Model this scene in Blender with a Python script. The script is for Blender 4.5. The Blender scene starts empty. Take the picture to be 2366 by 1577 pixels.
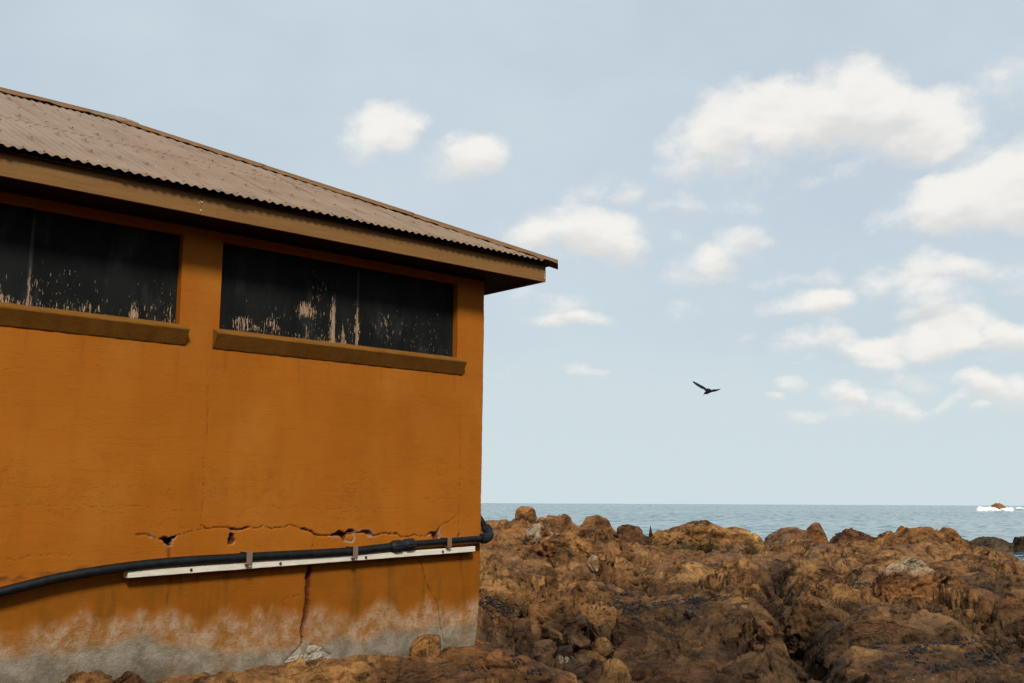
import bpy, bmesh, math, random
import numpy as np
from mathutils import Vector, Matrix
random.seed(7); rng = np.random.default_rng(7)
SC = bpy.context.scene
COL = SC.collection
R = math.radians

# ------------------------------------------------------------------ camera
W0, H0 = 2366.0, 1577.0                 # photograph size, used to read off where things stand
FPX = 2439.0
PITCH, ROLL, YAW = 0.15197, 0.00486, 0.842455   # yaw: view direction from +X (along the wall) towards +Y
CAM = np.array([-6.905, -8.174, 2.6])   # sea level is z = 0, the wall's near corner is x = y = 0
WALLTOP = 4.891
_c, _s = math.cos(YAW), math.sin(YAW)
FW0 = np.array([_c, _s, 0.]); RT0 = np.array([_s, -_c, 0.]); UP0 = np.array([0, 0, 1.])
_fw = FW0*math.cos(PITCH) + UP0*math.sin(PITCH)
_up = -FW0*math.sin(PITCH) + UP0*math.cos(PITCH)
_r = RT0*math.cos(ROLL) + _up*math.sin(ROLL)
_u = -RT0*math.sin(ROLL) + _up*math.cos(ROLL)
cd = bpy.data.cameras.new('camera'); cam = bpy.data.objects.new('camera', cd); COL.objects.link(cam)
cd.sensor_width = 36.0; cd.lens = FPX/W0*36.0; cd.clip_start = 0.1; cd.clip_end = 60000
cam.matrix_world = Matrix(((_r[0], _u[0], -_fw[0], CAM[0]), (_r[1], _u[1], -_fw[1], CAM[1]),
                           (_r[2], _u[2], -_fw[2], CAM[2]), (0, 0, 0, 1)))
SC.camera = cam

def ray(px, py):
    d = _fw*FPX + _r*(px-W0/2) + _u*(H0/2-py)
    return d/np.linalg.norm(d)
def at(px, py, depth):                   # the point at a horizontal distance (metres along the view) in a photo direction
    d = ray(px, py); return CAM + d*(depth/(d@FW0))
def wallpt(px, py, y=0.0):               # a photo position on the plane of the wall
    d = ray(px, py); p = CAM + d*((y-CAM[1])/d[1]); return p
def proj(P):
    d = np.asarray(P, float)-CAM; z = d@_fw
    return W0/2 + FPX*(d@_r)/z, H0/2 - FPX*(d@_u)/z

# ------------------------------------------------------------------ node helper
class NB:
    def __init__(s, tree):
        s.t = tree; s.n = tree.nodes; s.l = tree.links
    def add(s, typ, **kw):
        n = s.n.new(typ)
        for k, v in kw.items(): setattr(n, k, v)
        return n
    def put(s, sock, v):
        if v is None: return
        if isinstance(v, bpy.types.NodeSocket): s.l.new(v, sock)
        elif sock.type == 'RGBA' and hasattr(v, '__len__'): sock.default_value = tuple(v)[:3] + (1,)
        else: sock.default_value = v
    def math(s, op, a, b=None, c=None, clamp=False):
        n = s.add('ShaderNodeMath', operation=op, use_clamp=clamp)
        for i, v in enumerate((a, b, c)): s.put(n.inputs[i], v)
        return n.outputs[0]
    def vmath(s, op, a, b=None, scale=None):
        n = s.add('ShaderNodeVectorMath', operation=op)
        s.put(n.inputs[0], a); s.put(n.inputs[1], b)
        if scale is not None: s.put(n.inputs[3], scale)
        return n.outputs[0]
    def noise(s, vec, scale, detail=4, rough=.55, dist=0.0, lac=2.0, typ=None):
        n = s.add('ShaderNodeTexNoise')
        if typ: n.noise_type = typ
        s.put(n.inputs['Vector'], vec); n.inputs['Scale'].default_value = scale
        n.inputs['Detail'].default_value = detail; n.inputs['Roughness'].default_value = rough
        n.inputs['Distortion'].default_value = dist; n.inputs['Lacunarity'].default_value = lac
        return n.outputs[0]
    def noisec(s, vec, scale, detail=2):
        n = s.add('ShaderNodeTexNoise'); s.put(n.inputs['Vector'], vec)
        n.inputs['Scale'].default_value = scale; n.inputs['Detail'].default_value = detail
        return n.outputs[1]
    def voro(s, vec, scale, feature='F1', rnd=1.0):
        n = s.add('ShaderNodeTexVoronoi', feature=feature); s.put(n.inputs['Vector'], vec)
        n.inputs['Scale'].default_value = scale; n.inputs['Randomness'].default_value = rnd
        return n.outputs[0]
    def ramp(s, fac, a, b, lo=0.0, hi=1.0, smooth=True):
        n = s.add('ShaderNodeMapRange', interpolation_type='SMOOTHSTEP' if smooth else 'LINEAR')
        s.put(n.inputs[0], fac); s.put(n.inputs[1], a); s.put(n.inputs[2], b)
        n.inputs[3].default_value = lo; n.inputs[4].default_value = hi
        return n.outputs[0]
    def mix(s, fac, a, b, mode='MIX'):
        n = s.add('ShaderNodeMix', data_type='RGBA', blend_type=mode)
        s.put(n.inputs[0], fac); s.put(n.inputs[6], a); s.put(n.inputs[7], b)
        return n.outputs[2]
    def mapping(s, vec, loc=(0, 0, 0), rot=(0, 0, 0), scale=(1, 1, 1), typ='POINT'):
        n = s.add('ShaderNodeMapping', vector_type=typ); s.put(n.inputs[0], vec)
        n.inputs[1].default_value = loc; n.inputs[2].default_value = rot; n.inputs[3].default_value = scale
        return n.outputs[0]
    def attr(s, name):
        return s.add('ShaderNodeAttribute', attribute_name=name).outputs['Fac']
    def bump(s, h, strength, dist, normal=None):
        n = s.add('ShaderNodeBump'); n.inputs['Strength'].default_value = strength
        n.inputs['Distance'].default_value = dist; s.put(n.inputs['Height'], h); s.put(n.inputs['Normal'], normal)
        return n.outputs[0]
    def obj(s): return s.add('ShaderNodeTexCoord').outputs['Object']
    def pos(s): return s.add('ShaderNodeNewGeometry').outputs['Position']
    def sep(s, v):
        n = s.add('ShaderNodeSeparateXYZ'); s.put(n.inputs[0], v); return n.outputs
    def comb(s, x, y, z):
        n = s.add('ShaderNodeCombineXYZ')
        for i, v in enumerate((x, y, z)): s.put(n.inputs[i], v)
        return n.outputs[0]

def material(name):
    m = bpy.data.materials.new(name); m.use_nodes = True; t = m.node_tree
    b = t.nodes['Principled BSDF']
    return m, NB(t), b

# ------------------------------------------------------------------ sky, sun, exposure
SUN_EL, SUN_AZ = R(42), R(241)          # direction towards the sun, angle from +X counter-clockwise: behind the camera
wd = bpy.data.worlds.new('World'); SC.world = wd; wd.use_nodes = True
nb = NB(wd.node_tree); bg = wd.node_tree.nodes['Background']
sky = nb.add('ShaderNodeTexSky', sky_type='NISHITA'); sky.sun_disc = False
sky.sun_elevation = SUN_EL; sky.sun_rotation = math.pi/2 - SUN_AZ
sky.altitude = 0; sky.air_density = 1.0; sky.dust_density = 1.6; sky.ozone_density = 1.0
SKY_STRENGTH = 0.10
gen = nb.add('ShaderNodeTexCoord').outputs['Generated']
d = nb.vmath('NORMALIZE', gen)
dr = nb.mapping(d, rot=(0, 0, math.pi/2-YAW))
sx, sy, sz = nb.sep(dr)
az = nb.math('ARCTAN2', sx, sy); el = nb.math('ARCSINE', sz)
q = nb.comb(az, el, 0.0)
warp = nb.noisec(nb.mapping(d, scale=(1, 1, 1.6)), 11.0, 5)
qw = nb.vmath('ADD', q, nb.vmath('SCALE', nb.vmath('SUBTRACT', warp, (.5, .5, .5)), scale=0.05))
CL = [  # clouds: direction (photo px), half width, half height, weight, tilt
 (860,318,95,52,.85,12),(905,285,70,45,.8,5),(925,350,40,28,.4,0),
 (1070,358,105,40,1.0,8),(1110,350,60,32,.6,0),
 (1610,350,105,75,.95,30),(1720,260,120,75,1.05,10),(1790,230,90,48,.9,0),(1950,235,125,80,1.1,0),(1980,190,60,40,.7,0),
 (2080,285,120,70,1.0,-14),(2170,275,70,62,.8,0),(1770,365,100,85,.6,20),(1860,290,110,60,.8,0),(1930,390,110,22,.3,10),(2180,330,80,40,.4,0),
 (2310,215,95,48,.62,-5),
 (2160,470,150,50,1.0,12),(2290,430,140,75,1.2,8),(2380,430,110,80,1.2,0),(2250,500,150,40,.5,10),
 (1380,450,95,36,.55,4),(1450,440,50,20,.35,10),
 (1290,545,150,58,1.05,0),(1400,560,90,62,.9,-10),(1450,610,60,40,.5,0),(1215,545,60,28,.5,20),
 (1560,475,65,26,.65,0),(1680,480,80,20,.4,5),
 (1600,625,75,38,.85,20),(1680,585,90,42,.85,20),(1745,545,50,34,.7,0),(1700,660,80,22,.45,-10),(1560,560,40,18,.3,0),(1800,655,50,28,.4,0),
 (1910,630,80,32,.5,15),
 (1310,728,80,38,1.0,0),(1270,750,100,18,.6,0),(1200,690,55,24,.5,0),(1370,745,50,16,.6,0),
 (1845,705,100,30,.9,10),(1900,690,60,24,.6,0),
 (2060,655,80,45,.6,0),(2160,600,70,28,.55,-15),(2260,640,120,36,.65,0),(2180,625,90,40,.5,0),
 (2160,720,75,48,1.0,0),(2240,745,70,22,.6,0),(2090,740,40,20,.5,0),
 (1880,775,85,32,.75,10),(1960,790,80,28,.5,-15),(2010,800,60,24,.65,0),
 (2120,795,100,32,1.0,0),(2170,790,60,32,.6,0),(2290,785,110,38,.95,5),(2350,770,60,30,.7,0),
 (1580,725,45,24,.35,0),(1740,780,35,18,.3,0),(1850,830,45,12,.3,0),
 (2040,840,62,26,.75,-8),(2115,882,65,22,.75,0),
 (1335,856,55,13,.75,0),(1170,860,60,12,.2,0),
 (1925,915,52,28,1.0,-5),(1960,910,25,28,.5,0),(2045,938,75,30,1.0,-8),(2175,935,28,16,.5,0),(2235,905,45,30,.95,0),
 (2325,915,70,36,1.1,0),(2235,958,30,13,.7,0),(1870,956,110,16,.7,0),(1825,882,40,18,.65,-10),(1782,908,22,10,.55,0),(2270,845,40,14,.35,0),
 (1700,975,60,12,.22,0),(1520,955,80,10,.15,0),
]
n1 = nb.noise(nb.mapping(d, scale=(1, 1, 1.5)), 30.0, 9, .64)
n2 = nb.noise(nb.mapping(d, loc=(3, 1, 2), scale=(1, 1, 2.2)), 13.0, 4, .6)
n2u = nb.noise(nb.mapping(d, loc=(3, 1, 2+.045), scale=(1, 1, 2.2)), 13.0, 3, .55)
nn = nb.math('ADD', nb.math('MULTIPLY', nb.math('SUBTRACT', n1, .5), 2.3), nb.math('MULTIPLY', nb.math('SUBTRACT', n2, .5), 1.3))
# high thin veil that greys the blue
veil = nb.noise(nb.mapping(d, scale=(1, 1, 1.8)), 3.2, 4, .6)
skyc = nb.vmath('SCALE', sky.outputs[0], scale=SKY_STRENGTH)
veilf = nb.math('ADD', nb.ramp(veil, .3, .72, .82, .98), nb.ramp(el, 0.0, .17, .44, .0), clamp=True)
skyv = nb.mix(veilf, skyc, nb.mix(nb.ramp(el, .02, .30), (.628, .728, .758), (.598, .690, .762)))
def cloudy(S, SV):
    dens = nb.math('ADD', S, nb.math('MULTIPLY', nn, nb.ramp(S, .0, .35, .05, 1.0)))
    lit = nb.math('MULTIPLY', nb.math('SUBTRACT', n2, n2u), 1.3)
    if SV is not None:                       # tops are crisp and catch the light, undersides are greyer and fray out
        relv = nb.math('DIVIDE', SV, nb.math('ADD', S, .08)); lit = nb.math('ADD', lit, relv); dens = nb.math('ADD', dens, nb.math('MULTIPLY', relv, .22))
    alpha = nb.ramp(dens, .12, 1.75)
    ccol = nb.mix(nb.ramp(lit, -.50, .22), (.735, .730, .715), (.925, .900, .855))
    bgn = nb.add('ShaderNodeBackground'); nb.put(bgn.inputs[0], nb.mix(nb.math('MULTIPLY', alpha, .94), skyv, ccol)); return bgn.outputs[0]
# the same kind of scattered cloud over the rest of the sky, outside what the photograph shows
outm = nb.math('MAXIMUM', nb.ramp(nb.math('ABSOLUTE', az), .50, .66), nb.ramp(el, .50, .64))
gcl = nb.ramp(nb.noise(nb.mapping(d, scale=(1, 1, 2.2)), 5.0, 3, .5), .52, .72)
cur = cloudy(nb.math('MULTIPLY', nb.math('MULTIPLY', gcl, outm), .9), None)
# the clouds in view, gathered in three patches of the sky so that each direction looks up only its own neighbours
TL = {0: 0.0, 1: R(15), -1: R(-12)}
QR = {0: qw, 1: nb.mapping(qw, rot=(0, 0, -TL[1])), -1: nb.mapping(qw, rot=(0, 0, -TL[-1]))}
BL = []
for (cx, cy, rx, ry, w, tilt) in CL:
    dv = ray(cx*1.006, cy*1.006); BL.append((math.atan2(dv@RT0, dv@FW0), math.asin(dv[2]), rx*1.30/FPX, ry*1.42/FPX, w, 1 if tilt > 7 else (-1 if tilt < -7 else 0)))
AE = [-.24] + [float(math.atan2(ray(x, 600)@RT0, ray(x, 600)@FW0)) for x in (1510, 1985)] + [.62]
for a0, a1 in zip(AE, AE[1:]):
    SS = None
    for (a, e, rx, ry, w, ti) in BL:
        if not (a0-rx-.03 < a < a1+rx+.03): continue
        t = TL[ti]; ca, ce = a*math.cos(t)+e*math.sin(t), -a*math.sin(t)+e*math.cos(t)
        n = nb.add('ShaderNodeVectorMath', operation='MULTIPLY_ADD'); nb.put(n.inputs[0], QR[ti]); n.inputs[1].default_value = (1/rx, 1/ry, 0); n.inputs[2].default_value = (-ca/rx, -ce/ry, 1)
        l = nb.add('ShaderNodeVectorMath', operation='LENGTH'); nb.put(l.inputs[0], n.outputs[0])
        k = w*1.25/(math.sqrt(2)-1); g = nb.math('MAXIMUM', nb.math('MULTIPLY_ADD', l.outputs['Value'], -k, k*math.sqrt(2)), 0.0)
        v = nb.vmath('SCALE', n.outputs[0], scale=g); SS = v if SS is None else nb.vmath('ADD', SS, v)
    _x, SV, S = nb.sep(SS)
    ina = nb.math('MULTIPLY', nb.math('GREATER_THAN', az, a0), nb.math('LESS_THAN', az, a1))
    ine = nb.math('MULTIPLY', nb.math('GREATER_THAN', el, .03), nb.math('LESS_THAN', el, .50))
    mx_ = nb.add('ShaderNodeMixShader'); nb.put(mx_.inputs[0], nb.math('MULTIPLY', ina, ine)); nb.put(mx_.inputs[1], cur); nb.put(mx_.inputs[2], cloudy(S, SV)); cur = mx_.outputs[0]
nb.l.new(cur, wd.node_tree.nodes['World Output'].inputs[0])
wd.cycles.sampling_method = 'MANUAL'; wd.cycles.sample_map_resolution = 256

sd = bpy.data.lights.new('sun', 'SUN'); sd.energy = 4.4; sd.angle = R(11); sd.color = (1, .93, .84)
sun = bpy.data.objects.new('sun', sd); COL.objects.link(sun)
sv_ = Vector((math.cos(SUN_EL)*math.cos(SUN_AZ), math.cos(SUN_EL)*math.sin(SUN_AZ), math.sin(SUN_EL)))
sun.rotation_euler = (-sv_).to_track_quat('-Z', 'Y').to_euler(); sun.location = (-10, -12, 15)
SC.view_settings.view_transform = 'Standard'; SC.view_settings.look = 'None'
SC.cycles.max_bounces = 5; SC.cycles.diffuse_bounces = 3; SC.cycles.glossy_bounces = 3; SC.cycles.use_adaptive_sampling = True; SC.cycles.adaptive_threshold = .02
SC.view_settings.exposure = 0.0; SC.view_settings.gamma = 1.0; SC.view_settings.use_curve_mapping = False

# ------------------------------------------------------------------ object helpers
def tag(o, label=None, cat=None, group=None, kind=None):
    for k, v in (('label', label), ('category', cat), ('group', group), ('kind', kind)):
        if v: o[k] = v
    return o
def empty(name, loc=(0, 0, 0)):
    o = bpy.data.objects.new(name, None); COL.objects.link(o); o.location = loc; o.empty_display_size = .2
    return o
def link(name, me, mat=None, parent=None, smooth=False):
    o = bpy.data.objects.new(name, me); COL.objects.link(o)
    if mat: me.materials.append(mat)
    if parent is not None:
        o.parent = parent
        if parent.type == 'EMPTY': o.matrix_parent_inverse = Matrix.Translation(-Vector(parent.location))
    if smooth: me.shade_smooth()
    return o
def np_mesh(name, verts, quads, attrs=None):
    me = bpy.data.meshes.new(name)
    v = np.ascontiguousarray(verts, np.float32); f = np.ascontiguousarray(quads, np.int32)
    k = f.shape[1]
    me.vertices.add(len(v)); me.vertices.foreach_set('co', v.ravel())
    me.loops.add(f.size); me.loops.foreach_set('vertex_index', f.ravel())
    me.polygons.add(len(f)); me.polygons.foreach_set('loop_start', np.arange(0, f.size, k, dtype=np.int32))
    me.polygons.foreach_set('loop_total', np.full(len(f), k, np.int32))
    for an, av in (attrs or {}).items():
        a = me.attributes.new(an, 'FLOAT', 'POINT'); a.data.foreach_set('value', np.ascontiguousarray(av, np.float32))
    me.update(calc_edges=True)
    return me
def bm_mesh(bm, name):
    bmesh.ops.recalc_face_normals(bm, faces=bm.faces)
    me = bpy.data.meshes.new(name); bm.to_mesh(me); bm.free(); return me
def add_box(bm, lo, hi, bev=0.0):
    vs = [bm.verts.new((x, y, z)) for x in (lo[0], hi[0]) for y in (lo[1], hi[1]) for z in (lo[2], hi[2])]
    fs = [bm.faces.new([vs[i] for i in q]) for q in ((0,1,3,2),(4,6,7,5),(0,4,5,1),(2,3,7,6),(0,2,6,4),(1,5,7,3))]
    if bev:
        es = list({e for f in fs for e in f.edges})
        bmesh.ops.bevel(bm, geom=es, offset=bev, segments=2, affect='EDGES', profile=.6)
def add_tube(bm, pts, rad, n=16, cap=True):
    pts = [Vector(p) for p in pts]; rings = []
    rads = rad if hasattr(rad, '__len__') else [rad]*len(pts)
    t0 = (pts[1]-pts[0]).normalized(); up = Vector((0, 0, 1)) if abs(t0.z) < .9 else Vector((1, 0, 0))
    a = t0.cross(up).normalized()
    for i, p in enumerate(pts):
        t = (pts[min(i+1, len(pts)-1)]-pts[max(i-1, 0)]).normalized()
        a = (a - t*a.dot(t)).normalized(); b = t.cross(a)
        rings.append([bm.verts.new(p + (a*math.cos(2*math.pi*k/n)+b*math.sin(2*math.pi*k/n))*rads[i]) for k in range(n)])
    for r0, r1 in zip(rings, rings[1:]):
        for k in range(n): bm.faces.new((r0[k], r0[(k+1) % n], r1[(k+1) % n], r1[k]))
    if cap: bm.faces.new(rings[0][::-1]); bm.faces.new(rings[-1])
def spline(pts, n):
    pts = [np.asarray(p, float) for p in pts]; P = [2*pts[0]-pts[1]]+pts+[2*pts[-1]-pts[-2]]; out = []
    for i in range(1, len(P)-2):
        for k in range(n):
            t = k/n; out.append(.5*((2*P[i])+(P[i+1]-P[i-1])*t+(2*P[i-1]-5*P[i]+4*P[i+1]-P[i+2])*t*t+(3*P[i]-P[i-1]-3*P[i+1]+P[i+2])*t**3))
    out.append(pts[-1]); return out

# ------------------------------------------------------------------ numpy noise
_perm = rng.permutation(256).astype(np.int32); _perm = np.concatenate([_perm, _perm, _perm])
_gr = rng.normal(size=(256, 3)).astype(np.float32); _gr /= np.linalg.norm(_gr, axis=1)[:, None]
def pn(x, y, z=0.0, seed=0):
    x, y, z = np.broadcast_arrays(np.asarray(x, np.float32)+seed*17.31, np.asarray(y, np.float32)-seed*9.17, np.asarray(z, np.float32)+seed*5.77)
    xi, yi, zi = np.floor(x).astype(np.int32), np.floor(y).astype(np.int32), np.floor(z).astype(np.int32)
    fx, fy, fz = x-xi, y-yi, z-zi
    u, v, w = (t*t*t*(t*(t*6-15)+10) for t in (fx, fy, fz))
    xi &= 255; yi &= 255; zi &= 255; out = 0
    for dx in (0, 1):
        a = _perm[xi+dx]
        for dy in (0, 1):
            b = _perm[a+((yi+dy) & 255)]
            for dz in (0, 1):
                g = _gr[_perm[b+((zi+dz) & 255)] & 255]
                val = g[..., 0]*(fx-dx)+g[..., 1]*(fy-dy)+g[..., 2]*(fz-dz)
                out = out + val*(u if dx else 1-u)*(v if dy else 1-v)*(w if dz else 1-w)
    return out*1.5
def fbm(x, y, z=0.0, seed=0, oct=4, gain=.5, ridged=False):
    s = 0; a = 1; f = 1; tot = 0
    for o in range(oct):
        n = pn(np.asarray(x)*f, np.asarray(y)*f, np.asarray(z)*f, seed+o*3)
        if ridged: n = 1-2*np.abs(n)
        s = s+n*a; tot += a; a *= gain; f *= 2.03
    return s/tot
def hsh(i, j, k):
    h = (i.astype(np.int64)*73856093) ^ (j.astype(np.int64)*19349663) ^ np.int64(k*83492791)
    h = (h ^ (h >> 13))*1274126177 & 0x7fffffff
    h = (h ^ (h >> 15))*668265263 & 0x7fffffff
    return ((h ^ (h >> 11)) & 0xffff).astype(np.float32)/65535
def domes(x, y, s, seed, k=.9, hv=.55):            # packed rounded lumps of uneven height: the tallest lump at each place, and a tilt of its own
    x = x/s; y = y/s; xi = np.floor(x).astype(np.int32); yi = np.floor(y).astype(np.int32); best = np.full(x.shape, -9, np.float32); sec = best.copy()
    for dx in (-1, 0, 1):
        for dy in (-1, 0, 1):
            i, j = xi+dx, yi+dy
            ex = x-(i+hsh(i, j, seed)); ey = y-(j+hsh(i, j, seed+1))
            val = hsh(i, j, seed+2)*hv - k*(ex*ex+ey*ey) + (hsh(i, j, seed+3)-.5)*.8*ex + (hsh(i, j, seed+4)-.5)*.8*ey
            sec = np.where(val > best, best, np.maximum(sec, val)); best = np.maximum(best, val)
    return best, best-sec

# ------------------------------------------------------------------ rock material
def rock_material(name, tint=(1, 1, 1), ochre=.5, pale=.0, grey=.35, tide=None, fol=1.0, wet=True, dark_rise=False, capz=None):
    m, b_, p = material(name)
    P = b_.pos()
    w = b_.vmath('ADD', P, b_.vmath('SCALE', b_.vmath('SUBTRACT', b_.noisec(P, 1.1, 3), (.5, .5, .5)), scale=.5))
    big = b_.noise(P, .45, 5, .6); mid = b_.noise(w, 2.2, 6, .65); fine = b_.noise(w, 14, 5, .7)
    col = b_.mix(b_.ramp(mid, .36, .62), (.085, .043, .021), (.250, .122, .048))
    col = b_.mix(b_.math('MULTIPLY', b_.ramp(b_.noise(w, .9, 6, .65), .46, .64), ochre), col, (.42, .225, .082))
    col = b_.mix(b_.math('MULTIPLY', b_.ramp(big, .46, .62), grey), col, (.190, .130, .088))
    col = b_.mix(b_.ramp(fine, .34, .56, .5, 0), col, (.055, .026, .013))
    red = b_.noise(b_.mapping(w, loc=(7, 3, 1)), 1.7, 4, .6)
    col = b_.mix(b_.ramp(red, .56, .70, 0, .6), col, (.210, .080, .028))
    if wet:                                    # the lower rock is stained dark by the tides, with a ragged upper limit
        zw = b_.math('ADD', b_.sep(P)[2], b_.math('MULTIPLY', b_.math('SUBTRACT', b_.noise(P, .8, 6, .65), .5), 1.3))
        wetf = b_.ramp(zw, .80, 1.32, .86, 0)
        col = b_.mix(wetf, col, b_.mix(b_.ramp(mid, .4, .62), (.030, .018, .010), (.085, .050, .028)))
    # pale barnacle and salt specks, thicker in patches
    vs = b_.voro(w, 26, 'F1'); sp = b_.ramp(vs, .10, .20, 1, 0)
    pm = b_.ramp(b_.noise(P, 1.6, 4, .65), .56, .70)
    col = b_.mix(b_.math('MULTIPLY', b_.math('MULTIPLY', sp, pm), .55), col, (.42, .36, .28))
    if pale:
        nz = b_.sep(b_.add('ShaderNodeNewGeometry').outputs['Normal'])[2]
        pf = b_.ramp(b_.noise(w, 3.6, 6, .7), .62-pale*.3, .72-pale*.2)
        if capz is not None: pf = b_.math('MULTIPLY', b_.ramp(b_.math('ADD', b_.sep(P)[2], b_.math('MULTIPLY', b_.noise(w, 2.5, 4, .6), .5)), capz+.12, capz+.34), b_.ramp(b_.noise(w, 5, 5, .7), .34, .46))
        col = b_.mix(b_.math('MULTIPLY', pf, .85), col, (.40, .34, .245))
    if tide is not None:                       # dark green-black weed growing up to a ragged tide line
        z = b_.math('ADD', b_.sep(P)[2], b_.math('MULTIPLY', b_.math('SUBTRACT', b_.noise(b_.mapping(P, scale=(1, 1, .25)), 3.0, 6, .7), .5), .9))
        col = b_.mix(b_.ramp(z, tide-.12, tide+.18, .92, 0), col, (.035, .030, .012))
    if dark_rise:                                  # dark green on the added unseen rise, to cut its bounced light
        col = b_.mix(b_.ramp(b_.math('ADD', b_.sep(P)[2], b_.math('MULTIPLY', b_.noise(P, .5, 4), 1.5)), 3.2, 4.2), col, b_.mix(b_.ramp(fine, .35, .65), (.018, .024, .010), (.045, .052, .020)))
    black = b_.ramp(b_.noise(b_.mapping(w, loc=(1, 9, 4)), 1.3, 5, .65), .60, .70)
    col = b_.mix(b_.math('MULTIPLY', black, .55), col, (.035, .022, .014))
    col = b_.mix(1.0, col, tuple(.93*t_ for t_ in tint), 'MULTIPLY')
    b_.put(p.inputs['Base Color'], col)
    b_.put(p.inputs['Roughness'], b_.ramp(mid, .3, .7, .62, .92)); p.inputs['Specular IOR Level'].default_value = .12
    # relief: foliation, joints, pits
    fv = b_.mapping(w, rot=(R(25), R(12), -YAW+.35), scale=(1.0, 1.0, 5.0))
    folh = b_.noise(fv, 3.0, 6, .68)
    cr = b_.voro(b_.mapping(w, rot=(.5, .3, .8), scale=(1, 1, 1.7)), 2.3, 'DISTANCE_TO_EDGE')
    crh = b_.ramp(cr, .0, .05); cr2 = b_.ramp(b_.voro(w, 6.5, 'DISTANCE_TO_EDGE'), 0, .09)
    rid = b_.math('ABSOLUTE', b_.math('SUBTRACT', b_.noise(w, 5.0, 6, .7), .5))
    h = b_.math('ADD', b_.math('MULTIPLY', folh, .55*fol), b_.math('MULTIPLY', crh, .28))
    h = b_.math('ADD', h, b_.math('MULTIPLY', cr2, .10)); h = b_.math('ADD', h, b_.math('MULTIPLY', rid, .7))
    n1 = b_.bump(h, .9, .12)
    n2 = b_.bump(b_.noise(P, 30, 6, .74), .9, .022, n1)
    # broken facets: each little face of the fractured rock has its own tilt
    def facet(vec, sc_):
        vn = b_.add('ShaderNodeTexVoronoi', feature='F1'); b_.put(vn.inputs['Vector'], vec); vn.inputs['Scale'].default_value = sc_; return b_.vmath('SUBTRACT', vn.outputs['Color'], (.5, .5, .5))
    fw_ = b_.mapping(w, rot=(.4, .2, .6), scale=(.7, 1, 1.5))
    n3 = b_.vmath('ADD', n2, b_.vmath('ADD', b_.vmath('SCALE', facet(fw_, 3.0), scale=.95), b_.vmath('SCALE', facet(fw_, 9.0), scale=.65)))
    b_.put(p.inputs['Normal'], b_.vmath('NORMALIZE', n3))
    return m
M_ROCK = rock_material('shore_rock', (1.0, .95, .80), grey=.20, ochre=.62, dark_rise=True)
M_OCHRE = rock_material('ochre_rock', (1.1, 1.07, .98), ochre=.8, grey=.2, tide=None)
M_OCHRE_TIDE = rock_material('ochre_rock_weeded', (1.4, 1.38, 1.15), ochre=1.0, grey=.1, tide=1.34, wet=False)
M_ORANGE = rock_material('rust_rock', (1.08, .97, .80), ochre=.55, grey=.0)
M_GREY = rock_material('grey_brown_rock', (.95, 1.02, 1.08), ochre=.15, grey=.95)
M_DARK = rock_material('dark_brown_rock', (.62, .58, .56), ochre=.1, grey=.2)
M_PALE = rock_material('quartz_capped_rock', (1.0, .9, .8), ochre=.4, pale=.35, grey=.0, wet=False, capz=float(at(2100, 1314, 19.0)[2]))
M_LICH = rock_material('lichened_rock', (1.0, 1.0, 1.0), ochre=.3, pale=.55, grey=.9)

# ------------------------------------------------------------------ rocky shore (ground)
CP = []   # photo position and distance of the big forms of the ground -> heights
def cps(px, lst):
    for (py, r) in lst: CP.append(at(px, py, r))
cps(1130, [(1577, 9.2), (1500, 10.0)]); cps(1150, [(1470, 12.2), (1420, 13.6), (1345, 16), (1295, 19), (1252, 22), (1212, 25)])
cps(1290, [(1577, 10.5), (1530, 12.3), (1480, 13.3), (1400, 15.5), (1345, 17.5), (1300, 20), (1256, 23), (1214, 26)])
cps(1420, [(1577, 11.0), (1520, 13), (1450, 15.3), (1395, 17.5), (1345, 19.5), (1305, 22), (1268, 24.5), (1226, 27.5)])
cps(1600, [(1577, 11.2), (1505, 13.8), (1445, 16.2), (1400, 18.5), (1350, 21), (1312, 24.5), (1300, 28.5), (1285, 31.5)])
cps(1780, [(1577, 11.0), (1500, 13.5), (1440, 15.8), (1385, 18.6), (1340, 22), (1315, 26), (1280, 31), (1254, 35)])
cps(1870, [(1577, 11.2), (1520, 12.6), (1450, 15), (1400, 17.6), (1345, 21.5), (1310, 26), (1280, 31), (1252, 35.5)])
cps(2050, [(1577, 11.0), (1520, 12.8), (1455, 15.2), (1412, 17.4), (1360, 20.5), (1300, 25.5), (1264, 29.5), (1238, 33.5)])
cps(2200, [(1577, 10.8), (1510, 13), (1450, 15.2), (1410, 17.3), (1350, 21), (1295, 26), (1260, 30), (1236, 33)])
cps(2340, [(1577, 10.8), (1505, 13.1), (1440, 16), (1395, 18.8), (1345, 22.5), (1312, 26.5), (1296, 31)])
cps(2700, [(1577, 10.8), (1505, 13.1), (1440, 16), (1395, 18.8), (1345, 22.5), (1312, 26.5), (1296, 31)])
cps(60, [(1592, 8.0)]); cps(400, [(1574, 8.6), (1610, 8.0)]); cps(640, [(1545, 9.1), (1590, 8.4)]); cps(800, [(1515, 9.6), (1577, 8.9)]); cps(950, [(1515, 10.0), (1577, 9.0)])
CP = [tuple(p) for p in CP]
for a in np.radians([-60, -25, -10, 0, 6, 12, 18, 24, 30, 40, 60]):      # down to the sea bed beyond the outer rocks
    dv = FW0*math.cos(a)+RT0*math.sin(a)
    for r, z in ((41, .05 if a < .5 else -.3), (47, -.7), (62, -1.2)):
        if a < -.05 and r < 45: z = .9
        CP.append((CAM[0]+dv[0]*r, CAM[1]+dv[1]*r, z))
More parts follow.
